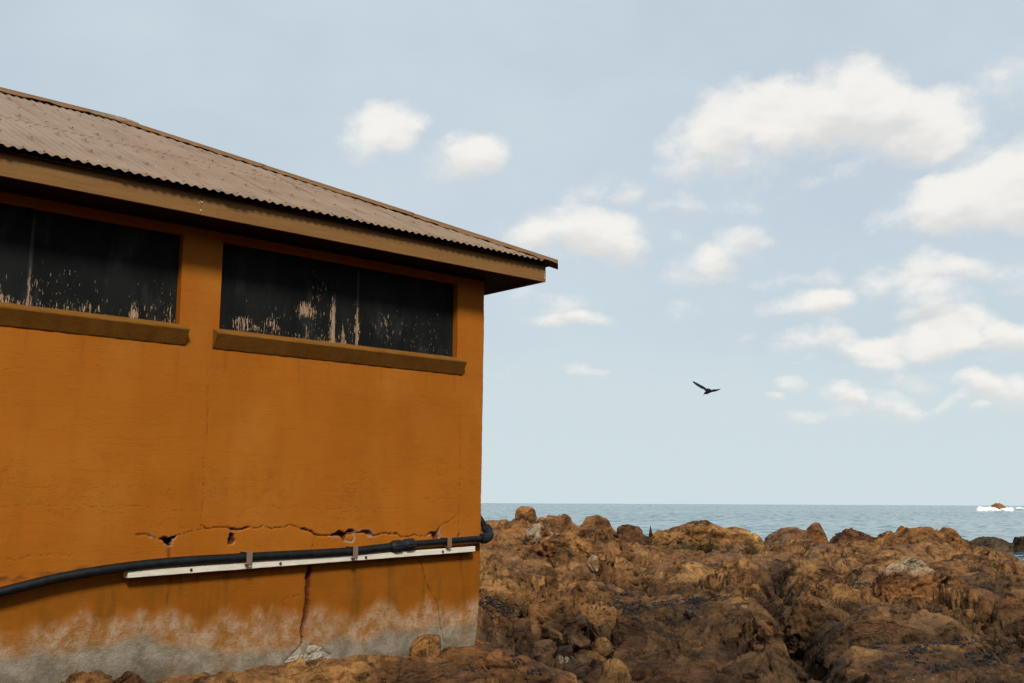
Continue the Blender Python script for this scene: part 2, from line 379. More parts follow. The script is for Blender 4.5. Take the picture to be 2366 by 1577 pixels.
for a, z in ((-60, 1.3), (60, .9), (40, .8), (0, .95), (20, .85), (-20, 1.1)):
    dv = FW0*math.cos(R(a))+RT0*math.sin(R(a))
    for r in ((3.0, 6.0) if abs(a) < 45 else (3.0, 7.0, 15.0, 30.0)):
        if a == 60 and r > 20: continue
        CP.append((CAM[0]+dv[0]*r, CAM[1]+dv[1]*r, z+(.05 if r < 5 else 0)))
for a, k in ((-100, .6), (-140, 1), (180, 1), (140, 1), (110, .9), (85, .6)):       # added unseen rise behind the camera, shaped to block low sky light
    dv = FW0*math.cos(R(a))+RT0*math.sin(R(a))
    for r, z in ((3.0, 1.1), (7.0, 1.3), (12.0, 1.8), (18, 4.0), (28, 9.0), (45, 15.0), (70, 19.0)): CP.append((CAM[0]+dv[0]*r, CAM[1]+dv[1]*r, 1.1+(z-1.1)*k))
CP = np.array(CP)
def polar(x, y):
    dx, dy = x-CAM[0], y-CAM[1]; a = np.arctan2(dx*RT0[0]+dy*RT0[1], dx*FW0[0]+dy*FW0[1]); r = np.hypot(dx, dy)
    return a, r
def feat(x, y):
    a, r = polar(x, y); k = 1/R(6.0); return np.cos(a)*k*2.2, np.sin(a)*k*2.2, np.log(np.maximum(r, .5))/.16
_A, _B, _C = feat(CP[:, 0], CP[:, 1])
def phi(d2): return np.sqrt(d2+.6)
_D = (_A[:, None]-_A)**2+(_B[:, None]-_B)**2+(_C[:, None]-_C)**2
_wt = np.linalg.solve(phi(_D)+np.eye(len(CP))*-.25, CP[:, 2]-CP[:, 2].mean())
def base_h(x, y):
    a, b, c = feat(x, y); o = np.full(x.shape, CP[:, 2].mean())
    for i in range(len(CP)): o += _wt[i]*phi((a-_A[i])**2+(b-_B[i])**2+(c-_C[i])**2)
    return o
def blocks(x, y, s, seed, hv=1.0, tilt=1.1):       # fractured rock: flat-faced blocks, each with its own height and tilt, and the gap to the next block
    x = x/s; y = y/s; xi = np.floor(x).astype(np.int32); yi = np.floor(y).astype(np.int32); f1 = np.full(x.shape, 9, np.float32); f2 = f1.copy(); val = np.zeros(x.shape, np.float32)
    for dx in (-1, 0, 1):
        for dy in (-1, 0, 1):
            i, j = xi+dx, yi+dy; ex = x-(i+hsh(i, j, seed)); ey = y-(j+hsh(i, j, seed+1)); d = ex*ex+ey*ey
            v = (hsh(i, j, seed+2)-.5)*hv+(hsh(i, j, seed+3)-.5)*tilt*ex+((hsh(i, j, seed+4)-.5)*tilt+.25)*ey
            nr = d < f1; f2 = np.where(nr, f1, np.minimum(f2, d)); val = np.where(nr, v, val); f1 = np.where(nr, d, f1)
    return val, np.sqrt(f2)-np.sqrt(f1)
def rock_detail(x, y, r):
    u = (x-CAM[0])*RT0[0]+(y-CAM[1])*RT0[1]; v = (x-CAM[0])*FW0[0]+(y-CAM[1])*FW0[1]
    u, v = u*math.cos(.3)-v*math.sin(.3), u*math.sin(.3)+v*math.cos(.3)
    wu = u+.45*pn(u*.6, v*.6, 1)+.16*pn(u*2.0, v*2.0, 2)+.06*pn(u*6, v*6, 3)+.02*pn(u*17, v*17, 4); wv = v+.45*pn(u*.6, v*.6, 5)+.16*pn(u*2.0, v*2.0, 6)+.06*pn(u*6, v*6, 7)+.02*pn(u*17, v*17, 8)
    rough = np.clip(.8+1.1*pn(u*.35, v*.35, 9), .22, 1.5)
    d1, g1 = domes(wu*.6, wv, 2.0, 11); d2, g2 = domes(wu*.7, wv, .8, 23); d3, g3 = domes(wu*.8, wv, .33, 37)
    b1, c1 = blocks(wu*.55, wv, 1.25, 61); b2, c2 = blocks(wu*.65, wv, .5, 71); b3, c3 = blocks(wu*.75, wv, .2, 81); b4, c4 = blocks(wu*.8, wv, .09, 91)
    h = .58*d1+.14*rough*d2+.05*rough*d3+.40*rough*b1+.17*rough*b2+.055*rough*b3+.018*rough*b4
    h -= .16*np.exp(-g1/.05)+.24*np.exp(-c1/.04)*np.clip(rough, .4, 1.2)+.085*np.exp(-c2/.05)*rough+.045*np.exp(-c3/.07)*rough
    h += .07*fbm(wu*1.4, wv*3.0, 3, 3, 4, .55, True)*rough
    h += .018*fbm(wu*6, wv*14, 3, 5, 3, .6, True)
    for ang, sp, dep, sd_ in ((.15, 1.15, .22, 131), (1.05, .95, .18, 137), (-.75, 1.6, .26, 143), (.25, .33, .06, 149), (.55, 3.1, .55, 155), (-.35, 3.9, .5, 161), (1.3, 2.6, .4, 167)):      # joint sets running through the bedrock
        t = (u*math.sin(ang)+v*math.cos(ang))/sp+.32*pn(u*.5, v*.5, 0, sd_)+.06*pn(u*2.6, v*2.6, 0, sd_+1); kf = np.round(t); ds = np.abs(t-kf)*sp
        mk = np.clip(.3+2.2*pn(u*.45, v*.45, 0, sd_+2), 0, 1); h -= dep*np.exp(-ds/(.028 if sp < 2 else .075))*mk; h += (hsh(np.floor(t+.0).astype(np.int64), np.zeros(t.shape, np.int64), sd_)-.5)*min(dep, .26)*.9*mk
    return h
azs = np.concatenate([np.radians(np.arange(-180, -33, 3.0)), np.radians(np.linspace(-32, -4, 200, endpoint=False)), np.radians(np.linspace(-4, 29, 660)), np.radians(np.arange(30, 180, 3.0))])
rs = np.concatenate([np.linspace(.05, 6.4, 24), np.exp(np.linspace(math.log(6.7), math.log(9.3), 60)), np.exp(np.linspace(math.log(9.32), math.log(37), 500)), np.linspace(37.2, 46, 40), np.linspace(46.6, 75, 18)])
A_, R_ = np.meshgrid(azs, rs, indexing='ij')
X = CAM[0]+R_*(np.cos(A_)*FW0[0]+np.sin(A_)*RT0[0]); Y = CAM[1]+R_*(np.cos(A_)*FW0[1]+np.sin(A_)*RT0[1])
sa_ = np.unique(np.r_[np.arange(0, len(azs), 4), len(azs)-1]); sr_i = np.unique(np.r_[np.arange(0, len(rs), 4), len(rs)-1])     # the big forms on every fourth line, the rest between them
Bc = base_h(X[np.ix_(sa_, sr_i)], Y[np.ix_(sa_, sr_i)])
B1 = np.stack([np.interp(rs, rs[sr_i], row) for row in Bc]); BH = np.stack([np.interp(azs, azs[sa_], B1[:, k]) for k in range(len(rs))], 1)
DT = rock_detail(X, Y, R_); DT -= np.percentile(DT, 78)
calm = 1-.65*np.clip((Y+2.2)/1.2, 0, 1)*np.clip((.6-X)/.8, 0, 1)       # flatter shelf along the foot of the wall
Z = BH+DT*calm
def carve(path, width, dep):                 # an open fissure along a line on the ground
    global Z
    pts_ = [at(*p)[:2] for p in path]; D_ = np.full(X.shape, 99.0); jx_, jy_ = X+.18*fbm(X*1.5, Y*1.5, 0, 101, 3), Y+.18*fbm(X*1.5, Y*1.5, 0, 102, 3)
    for p, q2 in zip(pts_, pts_[1:]):
        e = q2-p; t = np.clip(((jx_-p[0])*e[0]+(jy_-p[1])*e[1])/(e@e), 0, 1); D_ = np.minimum(D_, np.hypot(jx_-p[0]-t*e[0], jy_-p[1]-t*e[1]))
    Z = Z-dep*np.clip(1.25-D_/width, 0, 1)**1.5
carve([(1880, 1577, 11.0), (1866, 1500, 13.2), (1838, 1430, 16.0), (1802, 1385, 19), (1788, 1335, 23), (1780, 1300, 27)], .42, .55)
carve([(1120, 1450, 12.6), (1200, 1440, 13.2), (1330, 1455, 13.8), (1460, 1490, 13.2)], .55, .45)
carve([(1960, 1345, 21.5), (1900, 1352, 21), (1830, 1345, 21.5)], .5, .35)
carve([(2290, 1480, 13.8), (2180, 1478, 13.7), (2060, 1462, 14.6), (1960, 1450, 15)], .12, .16)
inside = np.clip(np.minimum(Y-.05, -.25-X), 0, 1)          # keep the ground low under the building's floor
Z = np.where(inside > 0, np.minimum(Z, 1.1), Z)
ov = np.clip(R_/12, .3, 1)
XD = X+ov*(.10*fbm(X*1.6, Y*1.6, Z*2.5, 21, 3)+.035*pn(X*7, Y*7, Z*9, 29)); YD = Y+ov*(.10*fbm(X*1.6, Y*1.6, Z*2.5, 31, 3)+.035*pn(X*7, Y*7, Z*9, 39))
nA, nRr = A_.shape; idx = np.arange(nA*nRr).reshape(nA, nRr)
j = np.roll(idx, -1, 0)
quads = np.stack([idx[:, :-1], idx[:, 1:], j[:, 1:], j[:, :-1]], -1).reshape(-1, 4)[:, ::-1]
TV = np.stack([XD, YD, Z], -1).reshape(-1, 3)
ground = link('rocky_shore', np_mesh('rocky_shore', TV, quads), M_ROCK, None, True); tag(ground, kind='structure')
def ground_z(x, y):
    a, r = polar(np.array([x]), np.array([y])); ia = int(np.argmin(np.abs(azs-a[0]))); ir = int(np.argmin(np.abs(rs-r[0])))
    return float(Z[ia, ir])

# ------------------------------------------------------------------ sea
def sea_mat():
    m, b, p = material('sea_water')
    P = b.pos()
    dist = b.vmath('LENGTH', b.vmath('SUBTRACT', P, tuple(CAM))); 
    ln = b.add('ShaderNodeVectorMath', operation='LENGTH'); b.put(ln.inputs[0], P); dist = ln.outputs['Value']
    lines = b.noise(b.mapping(P, rot=(0, 0, -YAW+math.pi/2), scale=(.006, .05, 1)), 1.0, 5, .62)
    col = b.mix(b.ramp(lines, .35, .65), (.026, .100, .122), (.040, .135, .155))
    b.put(p.inputs['Base Color'], col); p.inputs['Roughness'].default_value = .12; p.inputs['IOR'].default_value = 1.33; p.inputs['Specular IOR Level'].default_value = .33
    w1 = b.noise(b.mapping(P, rot=(0, 0, -YAW+math.pi/2), scale=(.55, 1.0, 1)), .55, 6, .65)
    w2 = b.noise(b.mapping(P, rot=(0, 0, -YAW+math.pi/2+.3), scale=(.02, .09, 1)), 1.0, 4, .6)
    nc = b.vmath('SUBTRACT', b.noisec(b.mapping(P, rot=(0, 0, -YAW+math.pi/2), scale=(.4, 1, 1)), .9, 5), (.5, .5, .5))
    gu = b.ramp(b.noise(b.mapping(P, rot=(0, 0, -YAW+math.pi/2), scale=(.004, .022, 1)), 1.0, 4, .6), .35, .62, 1.1, 3.2)
    sl = b.vmath('MULTIPLY', b.vmath('SCALE', nc, scale=gu), (1.0, 1.0, 0))
    n = b.vmath('NORMALIZE', b.vmath('ADD', sl, b.add('ShaderNodeNewGeometry').outputs['Normal']))
    b.put(p.inputs['Normal'], n)
    return m
sa = np.concatenate([np.radians(np.arange(-180, -5, 5.0)), np.radians(np.linspace(-5, 30, 420)), np.radians(np.arange(34, 180, 5.0))])
sr = np.concatenate([[2.0, 15, 25], np.exp(np.linspace(math.log(33), math.log(2500), 340)), [4000, 7000, 12000, 28000]])
SA, SR_ = np.meshgrid(sa, sr, indexing='ij')
SX = CAM[0]+SR_*(np.cos(SA)*FW0[0]+np.sin(SA)*RT0[0]); SY = CAM[1]+SR_*(np.cos(SA)*FW0[1]+np.sin(SA)*RT0[1])
su, sv2 = SX*RT0[0]+SY*RT0[1], SX*FW0[0]+SY*FW0[1]
gust = np.clip(.55+.9*pn(su*.008, sv2*.02, 0, 120), .12, 1.2)
wav = .075*fbm(su*.16, sv2*.55, 0, 121, 4, .6)*gust+.10*pn(su*.012, sv2*.07, 0, 125)*np.clip(SR_/150, .2, 1)
SZ_ = np.where((SR_ > 32) & (SR_ < 2600), wav*np.clip(1.6-SR_/1800, 0, 1), 0)
si_ = np.arange(SX.size).reshape(SX.shape); sj_ = np.roll(si_, -1, 0)
sq = np.stack([si_[:, :-1], si_[:, 1:], sj_[:, 1:], sj_[:, :-1]], -1).reshape(-1, 4)[:, ::-1]
sea = link('sea', np_mesh('sea', np.stack([SX, SY, SZ_], -1).reshape(-1, 3), sq), sea_mat(), None, True); tag(sea, kind='structure')

# ------------------------------------------------------------------ separate rocks
_ico = {}
def ico(sub):
    if sub not in _ico:
        bm = bmesh.new(); bmesh.ops.create_icosphere(bm, subdivisions=sub, radius=1.0)
        v = np.array([x.co[:] for x in bm.verts]); f = np.array([[x.index for x in q.verts] for q in bm.faces]); bm.free(); _ico[sub] = (v, f)
    return _ico[sub]
def cells3(x, y, z, seed):                    # blocks in three dimensions: a value for each block, and the gap to its neighbour
    xi, yi, zi = (np.floor(t).astype(np.int64) for t in (x, y, z)); f1 = np.full(x.shape, 9.); f2 = f1.copy(); val = np.zeros(x.shape)
    for dx in (-1, 0, 1):
        for dy in (-1, 0, 1):
            for dz in (-1, 0, 1):
                i, j, k = xi+dx, yi+dy, zi+dz; i2 = i+k*57; j2 = j+k*113
                ex = x-(i+hsh(i2, j2, seed)); ey = y-(j+hsh(i2, j2, seed+1)); ez = z-(k+hsh(i2, j2, seed+2)); d = ex*ex+ey*ey+ez*ez
                v = hsh(i2, j2, seed+3)+(hsh(i2, j2, seed+4)-.5)*1.2*ex+(hsh(i2, j2, seed+5)-.5)*1.2*ez
                nr = d < f1; f2 = np.where(nr, f1, np.minimum(f2, d)); val = np.where(nr, v, val); f1 = np.where(nr, d, f1)
    return val, np.sqrt(f2)-np.sqrt(f1)
def boulder(name, label, px0, px1, ytop, ybase, depth, mat, seed, dr=.7, e=2.4, prof=None, rough=1.0, sub=5, sink=.5, fol=.25, yaw=0.0, cat='rock', group=None, freq=1.0, facets=7):
    n, f = ico(sub)
    pc = at((px0+px1)/2, ybase, depth); zt = at((px0+px1)/2, ytop, depth)[2]
    w = (px1-px0)*depth/FPX/2; h = zt-pc[2]; dd = w*dr
    sc = (np.abs(n)**e).sum(1)**(1/e); rad = 1/sc
    g = np.random.default_rng(seed*13+1)
    for _ in range(facets):                        # flat broken faces
        m_ = g.normal(size=3); m_ /= np.linalg.norm(m_); dt = n@m_; ro = g.uniform(.66, .98)
        rad = np.minimum(rad, np.where(dt > .05, ro/np.maximum(dt, .05), 9))
    p = n*rad[:, None]
    u = p[:, 0]
    ph = np.interp(u, np.linspace(-1, 1, len(prof)), prof) if prof else 1.0
    L = np.stack([p[:, 0]*w, p[:, 1]*dd, np.where(p[:, 2] > 0, p[:, 2]*h*ph, p[:, 2]*max(h*sink, .15))], 1)
    s = max(min(w, h*1.6), .08); k = freq/s
    x, y, z = (L*k).T; x = x+seed*3.7
    x, y, z = x+.22*pn(x*1.7, y*1.7, z*1.7, seed+31), y+.22*pn(x*1.7, y*1.7, z*1.7, seed+32), z+.22*pn(x*1.7, y*1.7, z*1.7, seed+33)
    cs, sn = math.cos(.45), math.sin(.45); zf = z*cs-x*sn; xf = z*sn+x*cs
    dsp = .22*fbm(x*.9, y*.9, z*.9, seed, 3) + .13*fbm(x*2.1, y*2.1, zf*2.1*(1+2*fol), seed+5, 5, .58, True) + .07*fbm(x*7, y*7, zf*7*(1+2*fol), seed+9, 3, .6, True) - .05
    for fr, am in ((1.6, .30), (4.6, .16)):
        v_, gp = cells3(xf*fr, y*fr, zf*fr*(1.2+1.5*fol), seed+int(fr*10)); dsp += am*(v_-.5)-am*.55*np.exp(-gp/.07)
    nn = L/np.array([w*w, dd*dd, h*h]); nn /= np.linalg.norm(nn, axis=1)[:, None]+1e-9
    L = L+nn*(dsp*s*rough*.75)[:, None]
    L[:, 0] += s*.05*rough*pn(x*4, y*4, z*4, seed+20)
    c, si = math.cos(yaw), math.sin(yaw); rx, ry = L[:, 0]*c-L[:, 1]*si, L[:, 0]*si+L[:, 1]*c
    Vw = RT0*rx[:, None]+FW0*ry[:, None]+UP0*L[:, 2:3]
    o = link(name, np_mesh(name, Vw, f), mat, None, True); o.location = Vector(pc)
    tag(o, label, cat, group); return o

# skyline, from the building to the right edge
boulder('upright_rock', 'upright knob of orange rock standing on the skyline nearest the building', 1191, 1238, 1170, 1204, 25.2, M_ORANGE, 3, e=3.6, rough=0.35, sink=1.2, dr=.9, facets=2)
boulder('rock_outcrop', 'rough orange rock mass under the upright knob beside the pipe elbow', 1108, 1270, 1200, 1262, 24.6, M_ORANGE, 4, e=3.0, prof=[.5,.95,.75,.9,.95,.95,.7], rough=0.6, facets=2)
boulder('rock_outcrop', 'grey lichen-covered lump of rock with a crackled face below the skyline', 1214, 1292, 1209, 1262, 23.2, M_LICH, 5, e=2.8, rough=.8, sub=5)
boulder('rock_outcrop', 'rounded orange rock on the skyline right of the upright knob', 1236, 1352, 1190, 1256, 25.6, M_ORANGE, 6, e=3.0, prof=[.5,.82,1.02,1.0,.9,.75,.55], rough=0.5, facets=1)
boulder('rock_outcrop', 'orange double-humped rock ending the left mass on the skyline', 1322, 1424, 1191, 1268, 26.5, M_ORANGE, 7, e=3.0, prof=[.5,.72,1.0,1.0,.95,.88,.6], rough=0.5, facets=1)
boulder('rock_outcrop', 'crumbly rust rock below the grey lichen-covered lump', 1230, 1400, 1236, 1318, 22.0, M_ORANGE, 8, e=2.3, prof=[.6,.9,1,.95,.9,.7,.4], rough=1.0, sub=6, facets=2)
boulder('low_rock', 'low dark red-brown rock dome against the sea left of the ochre slab', 1418, 1490, 1214, 1250, 33, M_DARK, 9, e=2.4, rough=.5, facets=2)
boulder('low_rock', 'dark weedy rock shelf in the dip left of the ochre slab', 1396, 1512, 1238, 1284, 30.5, M_DARK, 10, e=3, rough=.8)
boulder('rock_spike', 'thin pointed rock spike beside the left end of the ochre slab', 1499, 1508, 1213, 1238, 32.5, M_DARK, 11, e=2.2, rough=.5, sub=4, sink=1.0, prof=[.4,.8,1,.7,.3], facets=0)
boulder('rock_slab', 'long ochre rock slab with dark weed along its foot', 1490, 1758, 1208, 1290, 33, M_OCHRE_TIDE, 12, e=5, prof=[.66,.80,.80,.86,.98,1.02,.92,.82,.84,.8,.6], rough=0.3, sub=6, dr=.45, facets=0)
boulder('sea_rock', 'grey-brown whaleback rock right of the ochre slab', 1752, 1906, 1219, 1272, 38, M_GREY, 13, e=2.5, prof=[.25,.6,.85,1.0,1.0,.92,.9,.8], rough=.45, dr=.6, facets=2)
boulder('sea_rock', 'small rounded orange bump capping the grey whaleback rock', 1858, 1912, 1209, 1252, 37.6, M_ORANGE, 14, e=3, rough=0.3, prof=[.55,.8,1,1.05,1,.7], facets=2)
boulder('sea_rock', 'dark lumpy rock left of the big orange mound', 1922, 2024, 1225, 1270, 36, M_DARK, 15, e=3, prof=[.6,.9,1,.95,.8,.75,.6], rough=.65, facets=3)
boulder('rock_shelf', 'pale grey low shelf below the dark lumpy rock', 1862, 1960, 1262, 1292, 30, M_GREY, 16, e=2.8, rough=.5)
boulder('rock_mound', 'big orange rock mound on the skyline at right', 2000, 2240, 1215, 1304, 32, M_ORANGE, 17, e=3.2, prof=[.35,.75,.80,.85,1.0,1.04,1.02,.95,.9,.75,.4], rough=0.5, sub=6, dr=.6, facets=1)
boulder('rock_shelf', 'orange ledge at the left foot of the big orange mound', 1904, 2080, 1272, 1330, 27.5, M_ORANGE, 18, e=2.6, prof=[.4,.7,.9,1,1,.9,.7], rough=.8)
boulder('sea_rock', 'grey flat-topped rock surrounded by water at right', 2226, 2356, 1234, 1278, 60, M_GREY, 19, e=2.5, prof=[.5,.85,1.05,1.0,.85,.7,.5,.3], rough=.5)
boulder('sea_rock', 'dark rock at the right picture edge standing in water', 2328, 2420, 1234, 1276, 62, M_DARK, 20, e=2.6, rough=.6, prof=[.6,1,.9,1,1,.9])
boulder('low_rock', 'low brown rock along the near edge of the water channel', 2228, 2352, 1279, 1318, 34, M_GREY, 21, e=2.6, rough=.8)
boulder('low_rock', 'orange rock at the right picture edge below the water channel', 2306, 2440, 1296, 1352, 26, M_OCHRE, 22, e=2.5, rough=.8)
# middle ground
boulder('fractured_outcrop', 'fractured rust outcrop with pale quartz cap, right of centre', 2018, 2196, 1288, 1408, 19.0, M_PALE, 23, e=2.8, prof=[.55,.82,.9,1.0,1.0,.95,.8], rough=0.55, sub=6, fol=0.7, dr=.55, facets=4)
boulder('fractured_outcrop', 'rust shoulder of rock joined to the right of the quartz-capped outcrop', 2150, 2272, 1318, 1412, 19.0, M_ORANGE, 24, e=2.6, prof=[.8,.95,.9,.85,.8,.5], rough=.8, sub=5, fol=.6)
boulder('rock_dome', 'long smooth brown rock dome in front of the ochre slab', 1400, 1720, 1300, 1392, 22.5, M_OCHRE, 25, e=2.2, prof=[.3,.55,.75,.9,1.0,1.0,.9,.7,.45], rough=.38, sub=6, dr=.6, freq=.8, facets=2)
boulder('rock_dome', 'low pinkish rock dome behind the smooth brown one', 1560, 1790, 1278, 1330, 27, M_GREY, 26, e=2.3, rough=.45, prof=[.4,.7,.95,1,.95,.8,.6])
boulder('rock_slab', 'broad flat tan slab split by a long crack, lower right', 1896, 2290, 1408, 1540, 14.6, M_OCHRE, 27, e=2.6, prof=[.6,.85,1.0,1.0,.95,.85,.7,.5], rough=.30, sub=6, dr=.55, freq=.9, facets=2)
boulder('rock_hump', 'rounded brown hump left of the dark vertical fissure', 1716, 1836, 1436, 1575, 13.2, M_ROCK, 28, e=2.6, rough=.6, prof=[.75,1,1,.95,.85,.6], sub=6)
boulder('rock_hump', 'pitted brown hump above the flat tan slab', 1800, 1925, 1376, 1470, 16.2, M_ROCK, 29, e=2.5, rough=.9, sub=5, prof=[.7,.9,1,1,.8,.6])
boulder('rock_hump', 'dark weathered boulder below the mussel patch', 1412, 1500, 1424, 1520, 14.4, M_DARK, 30, e=2.8, rough=.7, prof=[.8,1,1,.9,.8])
boulder('rock_hump', 'knobbly ochre rock at the right of the dark gully', 1670, 1760, 1404, 1462, 16.4, M_OCHRE, 31, e=2.4, rough=.9)
boulder('rock_hump', 'cracked brown boulder in the gully right of the building corner', 1180, 1345, 1380, 1460, 14.6, M_ROCK, 32, e=2.4, rough=.9, prof=[.6,.8,1,.95,.8,.6])
# foreground, along the foot of the wall
boulder('rock_slab', 'long rounded orange slab in front of the building corner', 990, 1330, 1490, 1570, 9.9, M_ORANGE, 33, e=2.5, prof=[.85,.98,1.0,.92,.75,.6,.45,.3], rough=.35, sub=6, dr=.33, yaw=-.05, freq=.7, facets=2)
boulder('rock_slab', 'low brown slab along the foot of the wall', 640, 1040, 1516, 1590, 8.95, M_ROCK, 34, e=2.6, prof=[.3,.6,.85,1,1,1,.95,.9], rough=.32, sub=6, dr=.22, yaw=.22, freq=.8, facets=2)
boulder('rock_block', 'squarish orange block of rock standing against the wall foot', 950, 1016, 1467, 1512, 10.0, M_ORANGE, 35, e=9, prof=[.5,.85,1.0,1.0,1.0,1.0], rough=0.3, dr=.8, sink=1, facets=1)
boulder('low_rock', 'small brown rock at the wall foot near the left picture edge', 118, 262, 1546, 1590, 8.0, M_ROCK, 36, e=2.3, rough=.8, prof=[.3,.7,1,.95,.8,.5])
boulder('low_rock', 'pointed brown rock at the wall foot beside the small one', 262, 336, 1547, 1590, 8.2, M_ORANGE, 37, e=2.2, rough=.7, prof=[.4,.9,1,.6,.3])
boulder('low_rock', 'flat dark-edged rock at the bottom edge below the wall', 400, 700, 1556, 1600, 8.3, M_ROCK, 38, e=2.4, rough=.5, prof=[.3,.7,.9,1,1,.9,.8], dr=.3)
boulder('rock_slab', 'dark brown slab along the bottom edge right of the orange slab', 1300, 1720, 1522, 1600, 11.0, M_DARK, 39, e=2.6, rough=.4, prof=[.5,.8,.9,1,1,.9,.8,.7], sub=6, dr=.4)
boulder('low_rock', 'brown rock in the lower right corner of the picture', 2160, 2460, 1538, 1610, 11.0, M_ROCK, 40, e=2.6, rough=.5, prof=[.5,.85,1,1,.9,.9], sub=5, dr=.5)
# loose stones lying in the gully
st = [(1262,1488,62,40,12.6),(1222,1510,40,26,11.9),(1212,1482,44,52,12.3),(1300,1500,44,30,12.4),(1344,1528,40,36,11.9),(1318,1540,60,34,11.6),(1250,1524,34,22,11.7),
      (1380,1540,54,34,11.8),(1276,1462,52,34,13.3),(1330,1476,60,40,13.0),(1390,1488,64,40,12.9),(1206,1448,56,44,13.2),(1290,1536,26,16,11.5),(1308,1522,20,14,11.8)]
SL = ['biggest tan block among the gully stones, left of centre', 'flat grey stone nearest the long orange slab', 'tall brown stone at the upper left of the gully stones', 'dark brown stone right of the biggest tan block',
      'tan stone at the right end of the lowest row of gully stones', 'broad grey stone lying just above the dark bottom slab', 'small brown stone between the flat grey one and the pale pebbles', 'dark stone at the lower right end of the gully stones',
      'tan stone behind the biggest tan block, against the cracked boulder', 'grey stone in the back row of the gully stones', 'brown stone at the right end of the back row in the gully', 'dark stone tucked under the mussels beside the building corner',
      'smallest tan stone at the bottom of the gully', 'small grey stone beside the pale pebbles']
for i, (x, y, w, h, r) in enumerate(st):
    m = (M_OCHRE, M_GREY, M_ROCK, M_DARK)[i % 4]
    boulder('loose_stone', SL[i], x-w/2, x+w/2, y-h*.45, y+h*.35, r, m, 60+i, e=2.6+2.2*((i*.37) % 1), rough=.35, sub=4, dr=.9, yaw=i*1.3, cat='stone', group='loose stones in the gully', freq=.6, facets=12)
boulder('pebble', 'larger of two pale rounded pebbles among the gully stones', 1284, 1302, 1512, 1524, 11.7, M_LICH, 90, e=2.1, rough=.25, sub=3, cat='pebble', group='pale pebbles in the gully', facets=0)
boulder('pebble', 'smaller of two pale rounded pebbles among the gully stones', 1303, 1314, 1516, 1524, 11.7, M_LICH, 91, e=2.1, rough=.25, sub=3, cat='pebble', group='pale pebbles in the gully', facets=0)
boulder('pebble', 'large pale stone wedged in the rock left of centre', 1354, 1384, 1282, 1304, 20.3, M_LICH, 92, e=2.4, rough=.4, sub=4, cat='pebble')

# mussels clinging to the rock, in beds
mm, mb, mp = material('mussel_shell'); mp.inputs['Roughness'].default_value = .6; mp.inputs['Specular IOR Level'].default_value = .2
mb.put(mp.inputs['Base Color'], mb.mix(mb.ramp(mb.noise(mb.pos(), 20, 3), .4, .6), (.006, .006, .008), (.014, .013, .014)))
def all_rock_points():
    P = [np.stack([XD, YD, Z], -1)[azs.searchsorted(R(-6)):azs.searchsorted(R(30)), 60:600].reshape(-1, 3)]
    for o in COL.objects:
        if o.type == 'MESH' and o.get('category') == 'rock':
            v = np.empty(len(o.data.vertices)*3, np.float32); o.data.vertices.foreach_get('co', v); P.append(v.reshape(-1, 3)+np.array(o.location[:]))
    return np.concatenate(P)
RP = all_rock_points()
RX, RY = proj(RP); RD = (RP-CAM)@FW0
def zbuf():      # nearest rock point in each small photo cell, so that mussels sit on what is in view
    gx = (RX//6).astype(int); gy = (RY//6).astype(int); ok = (gx >= 0) & (gx < 420) & (gy >= 0) & (gy < 290)
    zb = np.full((420, 290), 1e9); np.minimum.at(zb, (gx[ok], gy[ok]), RD[ok]); return zb, gx, gy, ok
ZB, GX, GY, OK = zbuf()
VIS = np.zeros(len(RP), bool); VIS[OK] = RD[OK] < ZB[GX[OK], GY[OK]]+.25
mv_, mf_ = ico(1)
def mussels(label, spots, seed):
    g = np.random.default_rng(seed); V = []; F = []; k = 0
    for (cx, cy, rx, ry, n) in spots:
        q = ((RX-cx)/rx)**2+((RY-cy)/ry)**2; cand = np.where(VIS & (q < 1))[0]
        if len(cand) == 0: continue
        cl = pn(RP[cand, 0]*2.5, RP[cand, 1]*2.5, RP[cand, 2]*2.5, 3); cand = cand[cl > -.05] if (cl > -.05).sum() > 5 else cand
        for c in g.choice(cand, min(n, len(cand)), replace=False):
            s = g.uniform(.009, .016); M = g.normal(size=(3, 3)); Q, _ = np.linalg.qr(M)
            V.append((mv_*np.array([s*1.9, s*.75, s*.95]))@Q+RP[c]+np.array([0, 0, s*.3])); F.append(mf_+k); k += len(mv_)
    o = link('mussel_bed', np_mesh('mussel_bed', np.concatenate(V), np.concatenate(F)), mm, None, True)
    tag(o, label, 'mussels', None, 'stuff')
mussels('black mussels scattered over the brown rock left of centre', [(1450,1392,32,22,140),(1478,1415,26,20,110),(1535,1392,30,22,60),(1600,1395,36,26,90),(1580,1408,40,24,50),(1410,1385,26,14,14),(1360,1405,60,16,30),(1655,1382,26,12,14)], 1)
mussels('black mussels in the dark gully close to the building corner', [(1135,1405,34,28,150),(1185,1412,34,18,90),(1262,1402,30,14,20)], 2)
mussels('black mussels in the hollow left of the quartz-capped outcrop', [(1985,1344,50,18,130),(1920,1352,36,22,60),(1780,1375,28,30,40),(1900,1400,50,14,20)], 3)
mussels('black mussels spread over the rocks in the lower right', [(2180,1490,50,12,60),(2150,1500,40,12,40),(2230,1480,40,8,20),(2290,1515,60,24,70),(2340,1500,40,36,60),(2120,1516,26,26,50),(2200,1545,60,12,30)], 4)
mussels('small black mussels on the orange slab at the building corner', [(1190,1530,26,18,24),(1255,1552,36,10,14),(1115,1540,36,16,12)], 5)

